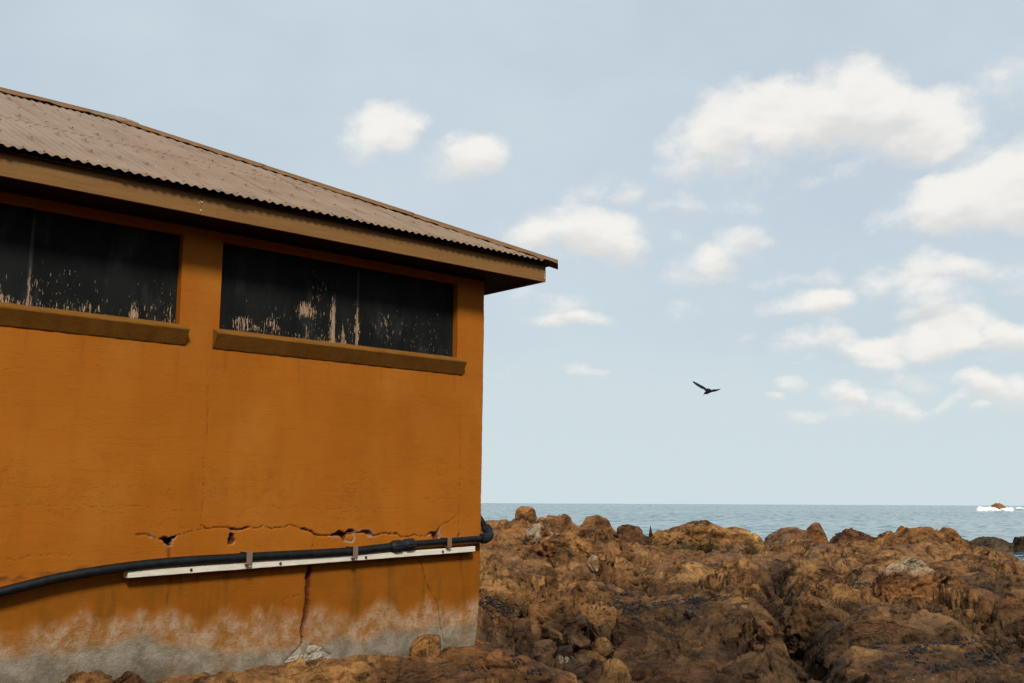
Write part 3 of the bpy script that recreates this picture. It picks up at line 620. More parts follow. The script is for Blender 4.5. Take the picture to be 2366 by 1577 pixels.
# ------------------------------------------------------------------ islet and surf far out
ip = at(2303, 1180, 540)
isl = boulder('sea_islet', 'small brown rock islet far out on the sea at right', 2272, 2331, 1162, 1179, 545, M_OCHRE, 41, e=2.3, prof=[.25,.75,.9,.6,.75,1.0,.95,.75,.5,.3], rough=.4, sub=5, dr=.6, cat='islet')
fm, fb, fp = material('sea_foam'); fp.inputs['Base Color'].default_value = (.86, .86, .84, 1); fp.inputs['Roughness'].default_value = .9
fb.put(fp.inputs['Normal'], fb.bump(fb.noise(fb.pos(), 1.2, 4), .6, .3))
def surf(px0, px1, ytop, ybase, depth, seed, prof):
    o = boulder('surf', '', px0, px1, ytop, ybase, depth, fm, seed, e=2.2, rough=.5, prof=prof, sub=5, dr=.25, cat='surf', freq=2.0); return o
s1 = surf(2254, 2310, 1169.5, 1180, 528, 42, [.3,1.3,.9,.7,1,.8,.9,.6]); s1['label'] = 'white breaking wave in front of the islet, larger and left'
s2 = surf(2308, 2345, 1170.5, 1178.8, 531, 43, [.5,.8,.7,1,.8,1,.7]); s2['label'] = 'white breaking wave at the right foot of the islet'
s3 = surf(2346, 2368, 1171, 1174.5, 560, 44, [.5,1,.8]); s3['label'] = 'thin white wave crest at the right picture edge'

# ------------------------------------------------------------------ building materials
def wall_mat():
    m, b, p = material('orange_render')
    P = b.pos(); z = b.sep(P)[2]
    big = b.noise(P, .8, 4, .6); mid = b.noise(P, 4.5, 5, .6)
    streak = b.noise(b.mapping(P, scale=(6, 6, .5)), 1.0, 5, .6)
    col = b.mix(b.ramp(big, .3, .7), WALL_A, WALL_B)
    col = b.mix(b.ramp(streak, .42, .75, 0, .20), col, (.20, .060, .004))
    fade = b.noise(b.mapping(P, scale=(1, 1, .7)), 1.4, 5, .62); col = b.mix(b.ramp(fade, .46, .74, 0, .42), col, (.33, .132, .020))
    col = b.mix(b.ramp(b.noise(P, 11, 5, .7), .60, .78, 0, .35), col, (.15, .045, .006))
    col = b.mix(b.ramp(mid, .55, .8, 0, .15), col, (.34, .13, .025))
    col = b.mix(b.ramp(b.voro(P, 2.2), .010, .022, .7, 0), col, (.10, .03, .01))
    low = b.attr('low')                                   # old, yellower paint below the pipe
    col = b.mix(b.math('MULTIPLY', low, b.ramp(mid, .3, .7, .55, .95)), col, (.175, .056, .0035))
    ol = b.math('MULTIPLY', low, b.ramp(b.noise(b.mapping(P, scale=(5, 5, .7)), 1.0, 5, .65), .50, .70))
    col = b.mix(b.math('MULTIPLY', ol, .6), col, (.085, .042, .006))
    pe = b.attr('peach')
    pc = b.mix(b.ramp(b.noise(P, 7, 6, .7), .38, .62), (.250, .115, .030), (.350, .245, .155))
    pc = b.mix(b.ramp(b.noise(P, 22, 4, .7), .55, .72, 0, .6), pc, (.16, .085, .04))
    col = b.mix(b.math('MULTIPLY', pe, b.ramp(b.noise(b.mapping(P, scale=(1, 1, .6)), 5, 6, .66), .34, .60, .40, .95)), col, pc)
    gy = b.attr('grey')
    gc = b.mix(b.ramp(b.noise(P, 6, 6, .7), .35, .65), (.145, .118, .080), (.260, .222, .168))
    gc = b.mix(b.ramp(b.noise(P, 60, 3, .6), .5, .8, 0, .5), gc, (.10, .08, .055))
    gc = b.mix(b.ramp(b.noise(b.mapping(P, loc=(4, 0, 2), scale=(1, 1, .7)), 3.2, 6, .68), .50, .66, 0, .6), gc, (.19, .095, .030))
    dk = b.attr('damp'); gc = b.mix(dk, gc, (.050, .040, .022))
    col = b.mix(gy, col, gc)
    pits = b.math('MULTIPLY', b.ramp(b.voro(P, 17), .05, .10, 1, 0), b.math('MAXIMUM', pe, gy))
    col = b.mix(b.math('MULTIPLY', pits, .5), col, (.05, .035, .02))
    col = b.mix(b.attr('rust'), col, (.135, .026, .006))
    col = b.mix(b.attr('mildew'), col, (.022, .014, .007))
    col = b.mix(b.attr('mortar'), col, (.24, .20, .16))
    col = b.mix(b.attr('brick'), col, (.145, .022, .010))
    col = b.mix(b.attr('crack'), col, (.022, .010, .005))
    b.put(p.inputs['Base Color'], col); p.inputs['Roughness'].default_value = .7; p.inputs['Specular IOR Level'].default_value = .07
    # relief: trowelled grain, brush lines, blistered paint in a band above the pipe
    g = b.noise(P, 75, 4, .65); hl = b.noise(b.mapping(P, scale=(1.6, 1.6, 22)), 1.5, 5, .7)
    n = b.bump(b.math('ADD', b.math('MULTIPLY', g, .5), b.math('MULTIPLY', hl, .35)), .5, .005)
    wv = b.vmath('ADD', P, b.vmath('SCALE', b.vmath('SUBTRACT', b.noisec(P, 9, 3), (.5, .5, .5)), scale=.10))
    iso = b.math('ABSOLUTE', b.math('SUBTRACT', b.noise(b.mapping(wv, scale=(1, 1, 2.0)), 5.5, 5, .62), .5))
    rid = b.ramp(iso, .0, .014, 1, 0)
    band = b.math('MULTIPLY', b.ramp(z, 2.15, 2.35), b.ramp(z, 2.75, 3.25, 1, 0))
    band = b.math('MULTIPLY', band, b.ramp(b.noise(b.mapping(P, scale=(1, 1, 2.4)), 1.6, 4, .6), .45, .60))
    n = b.bump(b.math('MULTIPLY', rid, band), .55, .004, n)
    wh = b.math('ABSOLUTE', b.math('SUBTRACT', b.noise(b.mapping(P, scale=(.35, .35, 4.5)), 2.2, 4, .6), .5))
    n = b.bump(b.math('MULTIPLY', b.ramp(wh, 0, .006, 0, 1), 1.0), .35, .006, n)
    n = b.bump(b.math('MULTIPLY', b.noise(P, 26, 6, .75), b.math('MAXIMUM', pe, gy)), .8, .02, n)
    b.put(p.inputs['Normal'], n)
    return m
WALL_A, WALL_B = (.256, .0755, .0052), (.298, .0930, .0080)
M_WALL = wall_mat()
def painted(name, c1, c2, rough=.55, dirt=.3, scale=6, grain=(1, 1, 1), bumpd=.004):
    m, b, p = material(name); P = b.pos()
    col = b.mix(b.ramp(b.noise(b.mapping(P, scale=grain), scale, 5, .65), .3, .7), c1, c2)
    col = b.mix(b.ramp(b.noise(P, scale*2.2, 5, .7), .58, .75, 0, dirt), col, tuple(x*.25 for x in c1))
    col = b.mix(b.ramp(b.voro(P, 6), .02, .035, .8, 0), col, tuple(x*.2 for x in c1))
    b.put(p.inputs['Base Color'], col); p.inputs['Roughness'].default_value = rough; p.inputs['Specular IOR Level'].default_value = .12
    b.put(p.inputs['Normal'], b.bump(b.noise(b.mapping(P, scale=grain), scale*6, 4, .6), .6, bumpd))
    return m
M_FASCIA = painted('brown_fascia_paint', (.160, .078, .024), (.195, .100, .033), .6, .25, 3, (.6, 1, 5))
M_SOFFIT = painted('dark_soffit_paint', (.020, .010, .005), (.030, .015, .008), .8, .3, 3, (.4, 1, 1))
M_SILL = painted('brown_sill_paint', (.150, .062, .0085), (.185, .080, .013), .6, .3, 5)
def roof_mat():
    m, b, p = material('taupe_roof_paint'); P = b.pos()
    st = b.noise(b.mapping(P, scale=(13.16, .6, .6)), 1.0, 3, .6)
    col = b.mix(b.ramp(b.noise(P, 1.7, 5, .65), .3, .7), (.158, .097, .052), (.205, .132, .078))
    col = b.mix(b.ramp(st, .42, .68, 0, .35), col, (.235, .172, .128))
    col = b.mix(b.math('MULTIPLY', b.ramp(b.attr('crest'), .78, 1.0), .30), col, (.33, .27, .22))  # highlight along the corrugation crests, put in as a paler colour
    col = b.mix(b.math('MULTIPLY', b.attr('halo'), b.ramp(b.noise(P, 22, 4, .7), .25, .6, .35, 1)), col, (.105, .052, .018))
    col = b.mix(b.math('MULTIPLY', b.attr('edge'), b.ramp(b.noise(P, 9, 5, .7), .42, .62)), col, (.165, .095, .040))
    col = b.mix(b.ramp(b.noise(b.mapping(P, scale=(1, 1, 1)), 8.5, 5, .7), .66, .74, 0, .7), col, (.12, .068, .028))
    col = b.mix(b.ramp(b.voro(P, 4.2), .022, .05, .8, 0), col, (.38, .35, .31))
    b.put(p.inputs['Base Color'], col); p.inputs['Roughness'].default_value = .48; p.inputs['Specular IOR Level'].default_value = .22
    b.put(p.inputs['Normal'], b.bump(b.noise(P, 30, 4, .6), .35, .004))
    return m
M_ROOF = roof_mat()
M_CAP = painted('brown_capping_paint', (.135, .068, .024), (.165, .088, .034), .5, .3, 4)
def panel_mat(name, x0, x1, z0, z1, blobs, joints):
    m, b, p = material(name); P = b.pos(); x, y, z = b.sep(P)
    zz = b.math('DIVIDE', b.math('SUBTRACT', z, z0), z1-z0)
    base = b.mix(b.ramp(b.noise(b.mapping(P, scale=(3, 3, .8)), 1.3, 5, .6), .35, .7), (.0035, .0043, .0037), (.0085, .0100, .0090))
    base = b.mix(b.ramp(b.noise(b.mapping(P, scale=(1, 1, .35)), 5, 4, .6), .52, .80, 0, .7), base, (.030, .033, .033))
    amt = b.ramp(zz, 0, .8, .062, -.05, smooth=False)
    amt = b.math('ADD', amt, b.ramp(zz, 0, .05, .06, 0))
    for (bx, bz, rx, rz, wt) in blobs:
        g = b.add('ShaderNodeTexGradient', gradient_type='SPHERICAL')
        b.put(g.inputs[0], b.mapping(P, loc=(bx, .06, bz), scale=(rx, 1, rz), typ='TEXTURE'))
        amt = b.math('ADD', amt, b.math('MULTIPLY', g.outputs['Fac'], wt*.72))
    for xj in joints:                        # paint is lost along the joints between sheets
        jd = b.math('ABSOLUTE', b.math('SUBTRACT', x, xj+.004)); amt = b.math('ADD', amt, b.math('MULTIPLY', b.ramp(jd, .003, .016, 1, 0), b.ramp(zz, .1, .75, .26, .0)))
        base = b.mix(b.math('MULTIPLY', b.ramp(jd, .0, .022, 1, 0), b.ramp(b.noise(b.mapping(P, scale=(1, 1, .3)), 7, 4), .4, .65, 0, .8)), base, (.060, .062, .060))
    patch = b.noise(b.mapping(P, scale=(1, 1, .55)), 6.0, 4, .6)
    n = b.noise(b.mapping(P, scale=(1, 1, .19)), 74, 5, .7, .2)
    n2 = b.noise(b.mapping(P, scale=(1, 1, .45)), 14, 6, .7)
    f = b.math('ADD', b.math('ADD', b.math('MULTIPLY', n, .84), b.math('MULTIPLY', n2, .16)), b.math('ADD', amt, b.math('MULTIPLY', b.math('SUBTRACT', patch, .5), .30)))
    fac = b.ramp(f, .645, .665)
    wood = b.mix(b.ramp(b.noise(b.mapping(P, scale=(9, 9, .6)), 4, 4, .6), .3, .7), (.21, .135, .080), (.33, .23, .15))
    b.put(p.inputs['Base Color'], b.mix(fac, base, wood)); p.inputs['Roughness'].default_value = .75; p.inputs['Specular IOR Level'].default_value = .1
    b.put(p.inputs['Normal'], b.bump(b.math('SUBTRACT', 1.0, fac), .5, .004, b.bump(b.noise(b.mapping(P, scale=(1, 1, .2)), 60, 3), .3, .003)))
    return m

# ------------------------------------------------------------------ building
bld = empty('building', (-4.5, 3.0, 1.2))
tag(bld, 'orange rendered building with brown corrugated iron roof and boarded windows', 'building')
WX0 = -9.5
wl = lambda o, s, pts: [wallpt(o[0]+x/s, o[1]+y/s)[[0, 2]] for x, y in pts]
Z5, Z6, Z5B, Z6B, Z7B = ((0, 1150), 3.672), ((550, 1150), 3.672), ((280, 1190), 5.348), ((720, 1190), 5.348), ((0, 950), 3.92)
wR0, wR1 = wallpt(511, 660)[0], wallpt(1057, 740)[0]
wRt, wRb = wallpt(780, 604)[2], wallpt(780, 800)[2]
wL1 = wallpt(419, 650)[0]; wL0 = wL1-(wR1-wR0); wRb = float(wRb)
OPEN = [(wL0, wL1), (wR0, wR1)]; OB, OT = wRb-.02, float(wRt)
cor = np.array([wallpt(x, y)[[0, 2]] for x, y in ((1119.5, 650), (1119.0, 760), (1112.6, 1150), (1111.5, 1232), (1109.6, 1256), (1108.8, 1354), (1105.5, 1422), (1100, 1476), (1096, 1520))])[::-1]
def corner_x(z): return np.interp(z, cor[:, 1], cor[:, 0])
gx = np.concatenate([np.arange(WX0, -5.1, .1), np.arange(-5.1, -.012, .009), [-.012]])
gz = np.concatenate([np.arange(.6, 1.15, .05), np.arange(1.15, 2.95, .009), np.arange(2.97, WALLTOP-.01, .02), [WALLTOP]])
def snap(g, vals):
    for v in vals: g[np.argmin(np.abs(g-v))] = v
snap(gx, [wL0, wL1, wR0, wR1]); snap(gz, [OB, OT])
GXm, GZm = np.meshgrid(gx, gz, indexing='ij')
near = np.clip((GXm+.6)/.6, 0, 1)**2
WXm = GXm+near*(corner_x(GZm)+.004*pn(GZm*9, 2.3, 0, 2)+.003*pn(GZm*30, 2.3, 0, 3))
def dist_poly(X_, Z_, pts, close=False):
    D = np.full(X_.shape, 9.0); pts = list(pts)+([pts[0]] if close else [])
    for a, b in zip(pts, pts[1:]):
        ex, ez = b[0]-a[0], b[1]-a[1]; L2 = ex*ex+ez*ez+1e-12
        t = np.clip(((X_-a[0])*ex+(Z_-a[1])*ez)/L2, 0, 1)
        D = np.minimum(D, np.hypot(X_-a[0]-t*ex, Z_-a[1]-t*ez))
    return D
def in_poly(X_, Z_, pts):
    ins = np.zeros(X_.shape, bool); n = len(pts)
    for i in range(n):
        (x0, z0), (x1, z1) = pts[i], pts[(i+1) % n]
        c = ((z0 > Z_) != (z1 > Z_)) & (X_ < (x1-x0)*(Z_-z0)/((z1-z0) if abs(z1-z0) > 1e-9 else 1e-9)+x0); ins ^= c
    return ins
JX = WXm+.010*pn(WXm*14, GZm*14, 0, 41)+.005*pn(WXm*45, GZm*45, 0, 42); JZ = GZm+.010*pn(WXm*14, GZm*14, 0, 43)+.006*pn(WXm*45, GZm*45, 0, 44)
zero = lambda: np.zeros(WXm.shape)
crack, brick, mortar, rust, mildew, depth = zero(), zero(), zero(), zero(), zero(), zero()
def line(o, pts, w, dark=.9, dep=.012, jag=True):
    p = wl(*o, pts); D = dist_poly(JX if jag else WXm, JZ if jag else GZm, p)
    k = np.clip(1.30-D/(w*.60), 0, 1); np.maximum(crack, k*dark, out=crack); np.maximum(depth, k*dep, out=depth)
mainA = [(1000,0),(990,110),(1030,155),(1100,165),(1190,150),(1300,148),(1360,165),(1440,178),(1500,165),(1570,150),(1680,155),(1750,130),(1800,145),(1870,165),(1920,155),(2000,150),(2080,120),(2170,145),(2240,160),(2300,175),(2353,205)]
line(Z5B, mainA[1:], .007); line(Z5B, [(1360,170),(1440,178),(1510,166),(1550,155)], .014, 1, .03); line(Z5B, [(2230,160),(2300,178),(2353,205)], .012, 1, .03)
mainB = [(0,200),(50,240),(130,250),(200,255),(270,235),(430,235),(530,215),(620,215),(720,220),(770,250),(850,235),(920,220),(1000,230),(1060,228),(1110,262),(1200,258),(1270,245),(1350,258),(1430,240),(1480,215),(1545,195),(1585,140),(1650,95),(1720,65),(1790,0)]
line(Z6B, mainB[:14], .009, 1, .02); line(Z6B, mainB[13:22], .007); line(Z6B, mainB[21:], .0045, .7)
line(Z6B, [(0,200),(50,240)], .013, 1, .03); line(Z6B, [(60,255),(30,330),(10,400)], .0045, .7)
line(Z6, [(1885,-820),(1890,-300),(1880,0),(1875,135),(1870,260),(1890,320)], .0038, .35, .006)
line(Z7B, [(1880,-480),(1885,85),(1865,290),(1848,440),(1838,850),(1828,960),(1828,1030),(1850,1055)], .0038, .32, .006)
line(Z5B, [(680,255),(760,225),(920,190),(990,165)], .0050, .8); line(Z5B, [(180,230),(240,232),(320,240),(400,262),(430,282)], .008, .8)
line(Z7B, [(0,870),(180,860),(300,840),(440,850),(560,865),(680,840),(800,860),(960,870),(1100,855),(1300,860),(1440,880),(1500,870),(1560,895),(1690,905),(1820,900)], .0036, .22, .004)
line(Z6, [(0,170),(60,100),(160,75),(260,60),(380,105),(520,70),(620,90),(850,100),(930,75),(1100,95),(1280,85),(1460,100)], .0034, .18, .004)
line(Z7B, [(50,1340),(150,1345),(280,1310),(440,1300),(640,1305)], .0036, .3, .005)
line(Z6, [(1530,520),(1575,600),(1600,740),(1660,830),(1700,920),(1715,1060),(1740,1170),(1760,1260)], .0055, .75)
line(Z6, [(380,870),(440,840),(520,830)], .004, .0)
def hole(o, pts, dep=.045, edge=.010, bk=0.8, dk=0.3):
    p = wl(*o, pts); ins = in_poly(JX, JZ, p); D = dist_poly(JX, JZ, p, True)
    k = np.where(ins, np.clip(D/.010, 0, 1), 0); np.maximum(depth, np.where(ins, dep*np.clip(D/.012, .3, 1), 0), out=depth)
    np.maximum(brick, k*bk*(pn(WXm*20, GZm*20, 0, 50) > -.25), out=brick); np.maximum(crack, np.where(ins, dk, 0), out=crack)
    mk = np.clip(1.3-D/edge, 0, 1)*(pn(WXm*13, GZm*13, 0, 51) > .0); np.maximum(mortar, mk*.5, out=mortar)
hole(Z5B, [(425,280),(480,275),(545,262),(575,280),(600,262),(680,258),(640,310),(610,375),(570,378),(545,360),(500,310)], .06, .008, .9, .2)
hole(Z5B, [(545,262),(575,280),(600,262),(680,258),(640,310),(610,375),(570,378),(550,340)], .10, .008, .1, 1.0)
hole(Z5B, [(320,238),(380,243),(398,272),(370,276)], .02, .010, .1, .3)
hole(Z5B, [(1330,215),(1350,203),(1378,215),(1392,260),(1398,320),(1372,364),(1318,364),(1313,320),(1325,270)], .06, .008, .5, .75)
hole(Z6B, [(205,255),(240,232),(330,198),(420,215),(450,175),(480,168),(540,185),(525,215),(440,225),(420,300),(400,325),(380,300),(350,260)], .06, .010, .8, .45)
hole(Z6B, [(600,188),(700,183),(740,215),(772,252),(700,248),(640,228),(600,212)], .04, .016, .3, .4)
hole(Z6B, [(1430,243),(1470,212),(1545,195),(1560,178),(1592,148),(1572,215),(1562,260),(1574,297),(1493,302),(1488,240)], .05, .010, .7, .55)
hole(Z6B, [(1788,268),(1815,212),(1848,266)], .02, .006, .8, .1)
hole(Z6B, [(1560,250),(1600,250),(1612,290),(1580,300)], .01, .016, 0, 0)
arc = [(470+62*math.cos(t), 272+56*math.sin(t)) for t in np.linspace(-.9, 2.3, 14)]
pA = wl(*Z6B, arc); np.maximum(mortar, np.clip(1.4-dist_poly(JX, JZ, pA)/.010, 0, 1)*.75, out=mortar); np.maximum(depth, np.clip(1.4-dist_poly(JX, JZ, pA)/.007, 0, 1)*.012, out=depth)
# the open vertical crack under the batten
vc = wl(*Z6, [(612,575),(598,650),(592,780),(588,900),(570,1000),(546,1100),(538,1180),(537,1240)]); vw = [.012, .026, .025, .025, .022, .015, .008, .004]
D = np.full(WXm.shape, 9.0)
for (a, b, w0, w1) in zip(vc, vc[1:], vw, vw[1:]):
    ex, ez = b[0]-a[0], b[1]-a[1]; t = np.clip(((JX-a[0])*ex+(JZ-a[1])*ez)/(ex*ex+ez*ez), 0, 1)
    D = np.minimum(D, np.hypot(JX-a[0]-t*ex, JZ-a[1]-t*ez)/(w0+(w1-w0)*t))
k = np.clip(2.2-2*D, 0, 1); depth = np.maximum(depth, k*.05); crack = np.maximum(crack, k*np.where(JX < np.interp(JZ, [p[1] for p in vc[::-1]], [p[0] for p in vc[::-1]])+.003, 1.0, .86))
rust = np.maximum(rust, np.clip(1.7-D*.8, 0, 1)*.55)
line(Z6, [(537,1240),(500,1275),(400,1380)], .005, .8); line(Z6, [(537,1240),(640,1248),(720,1270),(790,1330)], .005, .8)
def streak(pts, w, arr, amt, o=None, soft=1.0):
    p = [wallpt(x, y)[[0, 2]] for x, y in pts]; D = dist_poly(JX, JZ, p); ln_ = abs(p[0][1]-p[-1][1])+1e-6
    tz = np.clip((p[0][1]-GZm)/ln_, 0, 1); np.maximum(arr, np.clip(1.3-D/(w*(1-.55*tz)), 0, 1)*amt*(1-soft*.6*tz)*np.clip(.8+.8*pn(WXm*40, GZm*6, 0, 60), .2, 1), out=arr)
streak([(390,1262),(391,1292)], .022, rust, .95, soft=.3); streak([(1064,1284),(1068,1330),(1071,1378)], .026, rust, .85); streak([(1040,1262),(1046,1290)], .03, rust, .5)
for (x_, y_, l_, a_) in ((520, 812, 60, .16), (600, 820, 40, .12), (690, 828, 75, .14), (760, 836, 50, .12), (880, 848, 90, .13), (985, 858, 60, .16), (1050, 864, 110, .14), (60, 765, 60, .13), (190, 778, 90, .12), (330, 790, 55, .14), (410, 800, 100, .15)): streak([(x_, y_), (x_-1, y_+l_*.6), (x_-2, y_+l_)], .020, mildew, a_)
streak([(392,1332),(390,1360),(386,1395)], .022, mildew, .85); streak([(628,1310),(629,1338)], .012, mildew, .5); streak([(710,1305),(712,1330)], .03, mildew, .6)
streak([(455,1335),(458,1350)], .03, mildew, .5); streak([(330,1340),(331,1365)], .02, mildew, .3); streak([(975,1290),(980,1400)], .02, mildew, .3); streak([(820,1300),(822,1345)], .03, mildew, .25)
pm = [wallpt(x, y)[[0, 2]] for x, y in ((0, 1335), (60, 1333), (110, 1331), (150, 1325), (200, 1316))]
mildew = np.maximum(mildew, np.clip(1.2-dist_poly(JX, JZ, pm)/.035, 0, 1)*np.clip(.2+1.6*fbm(WXm*9, GZm*24, 0, 61, 4), 0, .85))
# grey foot, washed-out peach band, old paint
def curve(parts, jag):
    pts = sorted([tuple(p) for o, l in parts for p in wl(*o, l)]); xs = np.array([p[0] for p in pts]); zs = np.array([p[1] for p in pts])
    return np.interp(WXm, xs, zs)+jag
jg = .10*fbm(WXm*3.2, GZm*1.5, 0, 70, 4, .65)+.070*fbm(WXm*12, GZm*3.5, 0, 71, 5, .7)
peB = curve([(Z5, [(-2500,1000),(-600,1130),(0,1100),(150,1150),(300,1100),(500,1060),(720,1000),(800,1060),(900,1080),(1050,960),(1200,970),(1300,1000),(1450,950),(1600,1020),(1700,1080),(1800,1000),(1960,930),(2040,1020),(2200,930)]),
             (Z6, [(60,1020),(170,930),(240,1010),(280,960),(400,970),(470,990),(530,1000),(640,960),(700,930),(800,980),(850,960),(900,1010),(1020,1000),(1120,930),(1180,890),(1250,900),(1330,960),(1400,1000),(1480,950),(1600,840),(1680,900),(1760,880),(1850,930),(1950,900),(2050,830)])], jg)
grB = curve([(Z5, [(-2500,1330),(-600,1340),(0,1360),(200,1340),(300,1300),(500,1330),(700,1300),(900,1270),(1050,1200),(1250,1180),(1350,1230),(1500,1260),(1650,1250),(1800,1290),(2000,1330),(2200,1315)]),
             (Z6, [(100,1305),(200,1300),(400,1270),(550,1260),(720,1240),(850,1180),(950,1200),(1050,1230),(1200,1150),(1400,1140),(1550,1120),(1650,1090),(1800,1100),(1900,1070),(2050,1060)])], .6*jg)
sm = lambda t: t*t*(3-2*t)
peach = sm(np.clip((peB-GZm)/.17+.35, 0, 1)); grey = sm(np.clip((grB-GZm)/.11+.5, 0, 1))
grey = np.maximum(grey, .75*sm(np.clip(fbm(WXm*6, GZm*3, 0, 75, 5, .6)*2.2-.35, 0, 1))*peach*np.clip(1-(GZm-grB)/.25, 0, 1))
damp = np.clip((grB-.10-GZm)/.25, 0, 1)*np.clip(.7+fbm(WXm*5, GZm*5, 0, 76, 4), 0, 1)
pipeZ = np.interp(WXm, *zip(*sorted([tuple(wallpt(x, y)[[0, 2]]) for x, y in ((-300, 1440), (0, 1368), (136, 1335), (272, 1316), (409, 1306), (560, 1296), (800, 1283), (1013, 1260), (1111, 1250))])))
low = sm(np.clip((pipeZ-GZm)/.12+.4, 0, 1))
WY = depth + .004*fbm(WXm*1.2, GZm*1.2, 0, 80, 3) + peach*.004*fbm(WXm*8, GZm*8, 0, 81, 4)
nX, nZ = GXm.shape
V = np.stack([WXm, WY, GZm], -1).reshape(-1, 3); ii = np.arange(nX*nZ).reshape(nX, nZ)
cx = (gx[:-1]+gx[1:])/2; cz = (gz[:-1]+gz[1:])/2; keep = np.ones((nX-1, nZ-1), bool)
for (a, b) in OPEN: keep &= ~(((cx > a) & (cx < b))[:, None] & ((cz > OB) & (cz < OT))[None, :])
Q = np.stack([ii[:-1, :-1], ii[1:, :-1], ii[1:, 1:], ii[:-1, 1:]], -1)[keep]
# rounded corner and the end wall
c1 = np.stack([WXm[-1]+.012-.003, np.full(nZ, .004), gz], 1); c2 = np.stack([WXm[-1]+.012, np.full(nZ, .014), gz], 1); c3 = np.stack([np.full(nZ, -.02), np.full(nZ, 6.0), gz], 1); c4 = np.stack([np.full(nZ, WX0), np.full(nZ, 6.0), gz], 1); c5 = np.stack([np.full(nZ, WX0), np.full(nZ, 0), gz], 1)
off = len(V); V = np.concatenate([V, c1, c2, c3, c4, c5]); prev = ii[-1]
for kcol in range(5):
    cur = off+kcol*nZ+np.arange(nZ); Q = np.concatenate([Q, np.stack([prev[:-1], cur[:-1], cur[1:], prev[1:]], -1)]); prev = cur
att = {}
for nme, arr in (('crack', crack), ('brick', brick), ('mortar', mortar), ('rust', np.clip(rust, 0, 1)), ('mildew', np.clip(mildew, 0, 1)), ('peach', peach), ('grey', grey), ('damp', damp), ('low', low)):
    att[nme] = np.concatenate([arr.ravel(), arr[-1], arr[-1], arr[-1], arr[-1], arr[-1]])
wall = link('wall', np_mesh('wall', V, Q, att), M_WALL, bld, True)

# windows: reveal, dark plywood panels, wedge sill
DP = .06
def window(x0, x1, joints, sx0, sx1, lab, blobs, mname):
    bm = bmesh.new()
    loop = [(x0, OB), (x1, OB), (x1, OT), (x0, OT)]
    a = [bm.verts.new((x, .001, z)) for x, z in loop]; b = [bm.verts.new((x, DP+.03, z)) for x, z in loop]
    for i in range(4): bm.faces.new((a[i], a[(i+1) % 4], b[(i+1) % 4], b[i]))
    bm.faces.new(b)
    w = link('window', bm_mesh(bm, 'window'), M_WALL, bld)
    pmt = panel_mat(mname, x0, x1, OB, OT, blobs, joints)
    xs = [x0+.004]+joints+[x1-.004]
    for i in range(len(xs)-1):
        bm = bmesh.new(); g = .003; dy = .006*((i*7) % 3-1)
        add_box(bm, (xs[i]+(g if i else 0), DP+dy, OB+.012), (xs[i+1]-(g if i < len(xs)-2 else 0), DP+dy+.018, OT-.004), .002)
        link('panel', bm_mesh(bm, 'panel'), pmt, w)
    # sill: slopes out to a lip, then back under to the wall
    lip, zt, zl, zb = -.088, SZ0+.012, SZ0-.040, SZ0-.172
    prof = [(DP-.008, zt), (lip+.006, zl+.004), (lip, zl), (lip+.001, zl-.012), (-.012, zb+.006), (-.006, zb), (DP-.008, zb)]
    bm = bmesh.new(); N = 40; rings = []
    for k in range(N+1):
        t = k/N; x = sx0+(sx1-sx0)*t; rings.append([bm.verts.new((x, yy+(.0018*math.sin(k*2.3)+random.uniform(-.001, .001) if yy < 0 else 0), zz+random.uniform(-.0008, .0008))) for yy, zz in prof])
    for r0, r1 in zip(rings, rings[1:]):
        for i in range(len(prof)): bm.faces.new((r0[i], r0[(i+1) % len(prof)], r1[(i+1) % len(prof)], r1[i]))
    bm.faces.new(rings[0]); bm.faces.new(rings[-1][::-1])
    s = link('sill', bm_mesh(bm, 'sill'), M_SILL, w)
    return w
SZ0 = float(wallpt(490.3, 804.7)[2])+.172
jx = lambda px, py: float(wallpt(px, py, DP)[0])
pz = lambda px, py: (float(wallpt(px, py, DP)[0]), float(wallpt(px, py, DP)[2]))
bl = [pz(702, 715)+(.14, .10, .30), pz(740, 690)+(.22, .32, .17), pz(768, 740)+(.05, .45, .28), pz(826, 755)+(.05, .35, .30), pz(630, 735)+(.10, .14, .14), pz(555, 745)+(.12, .10, .16), pz(590, 755)+(.30, .10, .10), pz(800, 765)+(.16, .16, .12), pz(885, 745)+(.15, .20, .07), pz(980, 770)+(.30, .20, .05), pz(770, 800)+(.5, .06, .12), pz(950, 620)+(.7, .3, -.2)]
window(wR0, wR1, [jx(772, 700), jx(826, 700)], float(wallpt(490.3, 804)[0]), float(wallpt(1066, 864)[0]), '', bl, 'peeling_black_ply')
bl2 = [pz(20, 700)+(.25, .06, .10), pz(190, 710)+(.14, .08, .14), pz(310, 725)+(.06, .14, .22), pz(110, 705)+(.1, .06, .12), pz(305, 640)+(.25, .18, .06), pz(150, 655)+(.3, .2, .05), pz(365, 660)+(.12, .2, .05), pz(398, 660)+(.03, .5, .07)]
window(wL0, wL1, [jx(70, 600), jx(70, 600)-1.19], wL0-.08, float(wallpt(426, 798)[0]), '', bl2, 'peeling_green_black_ply')

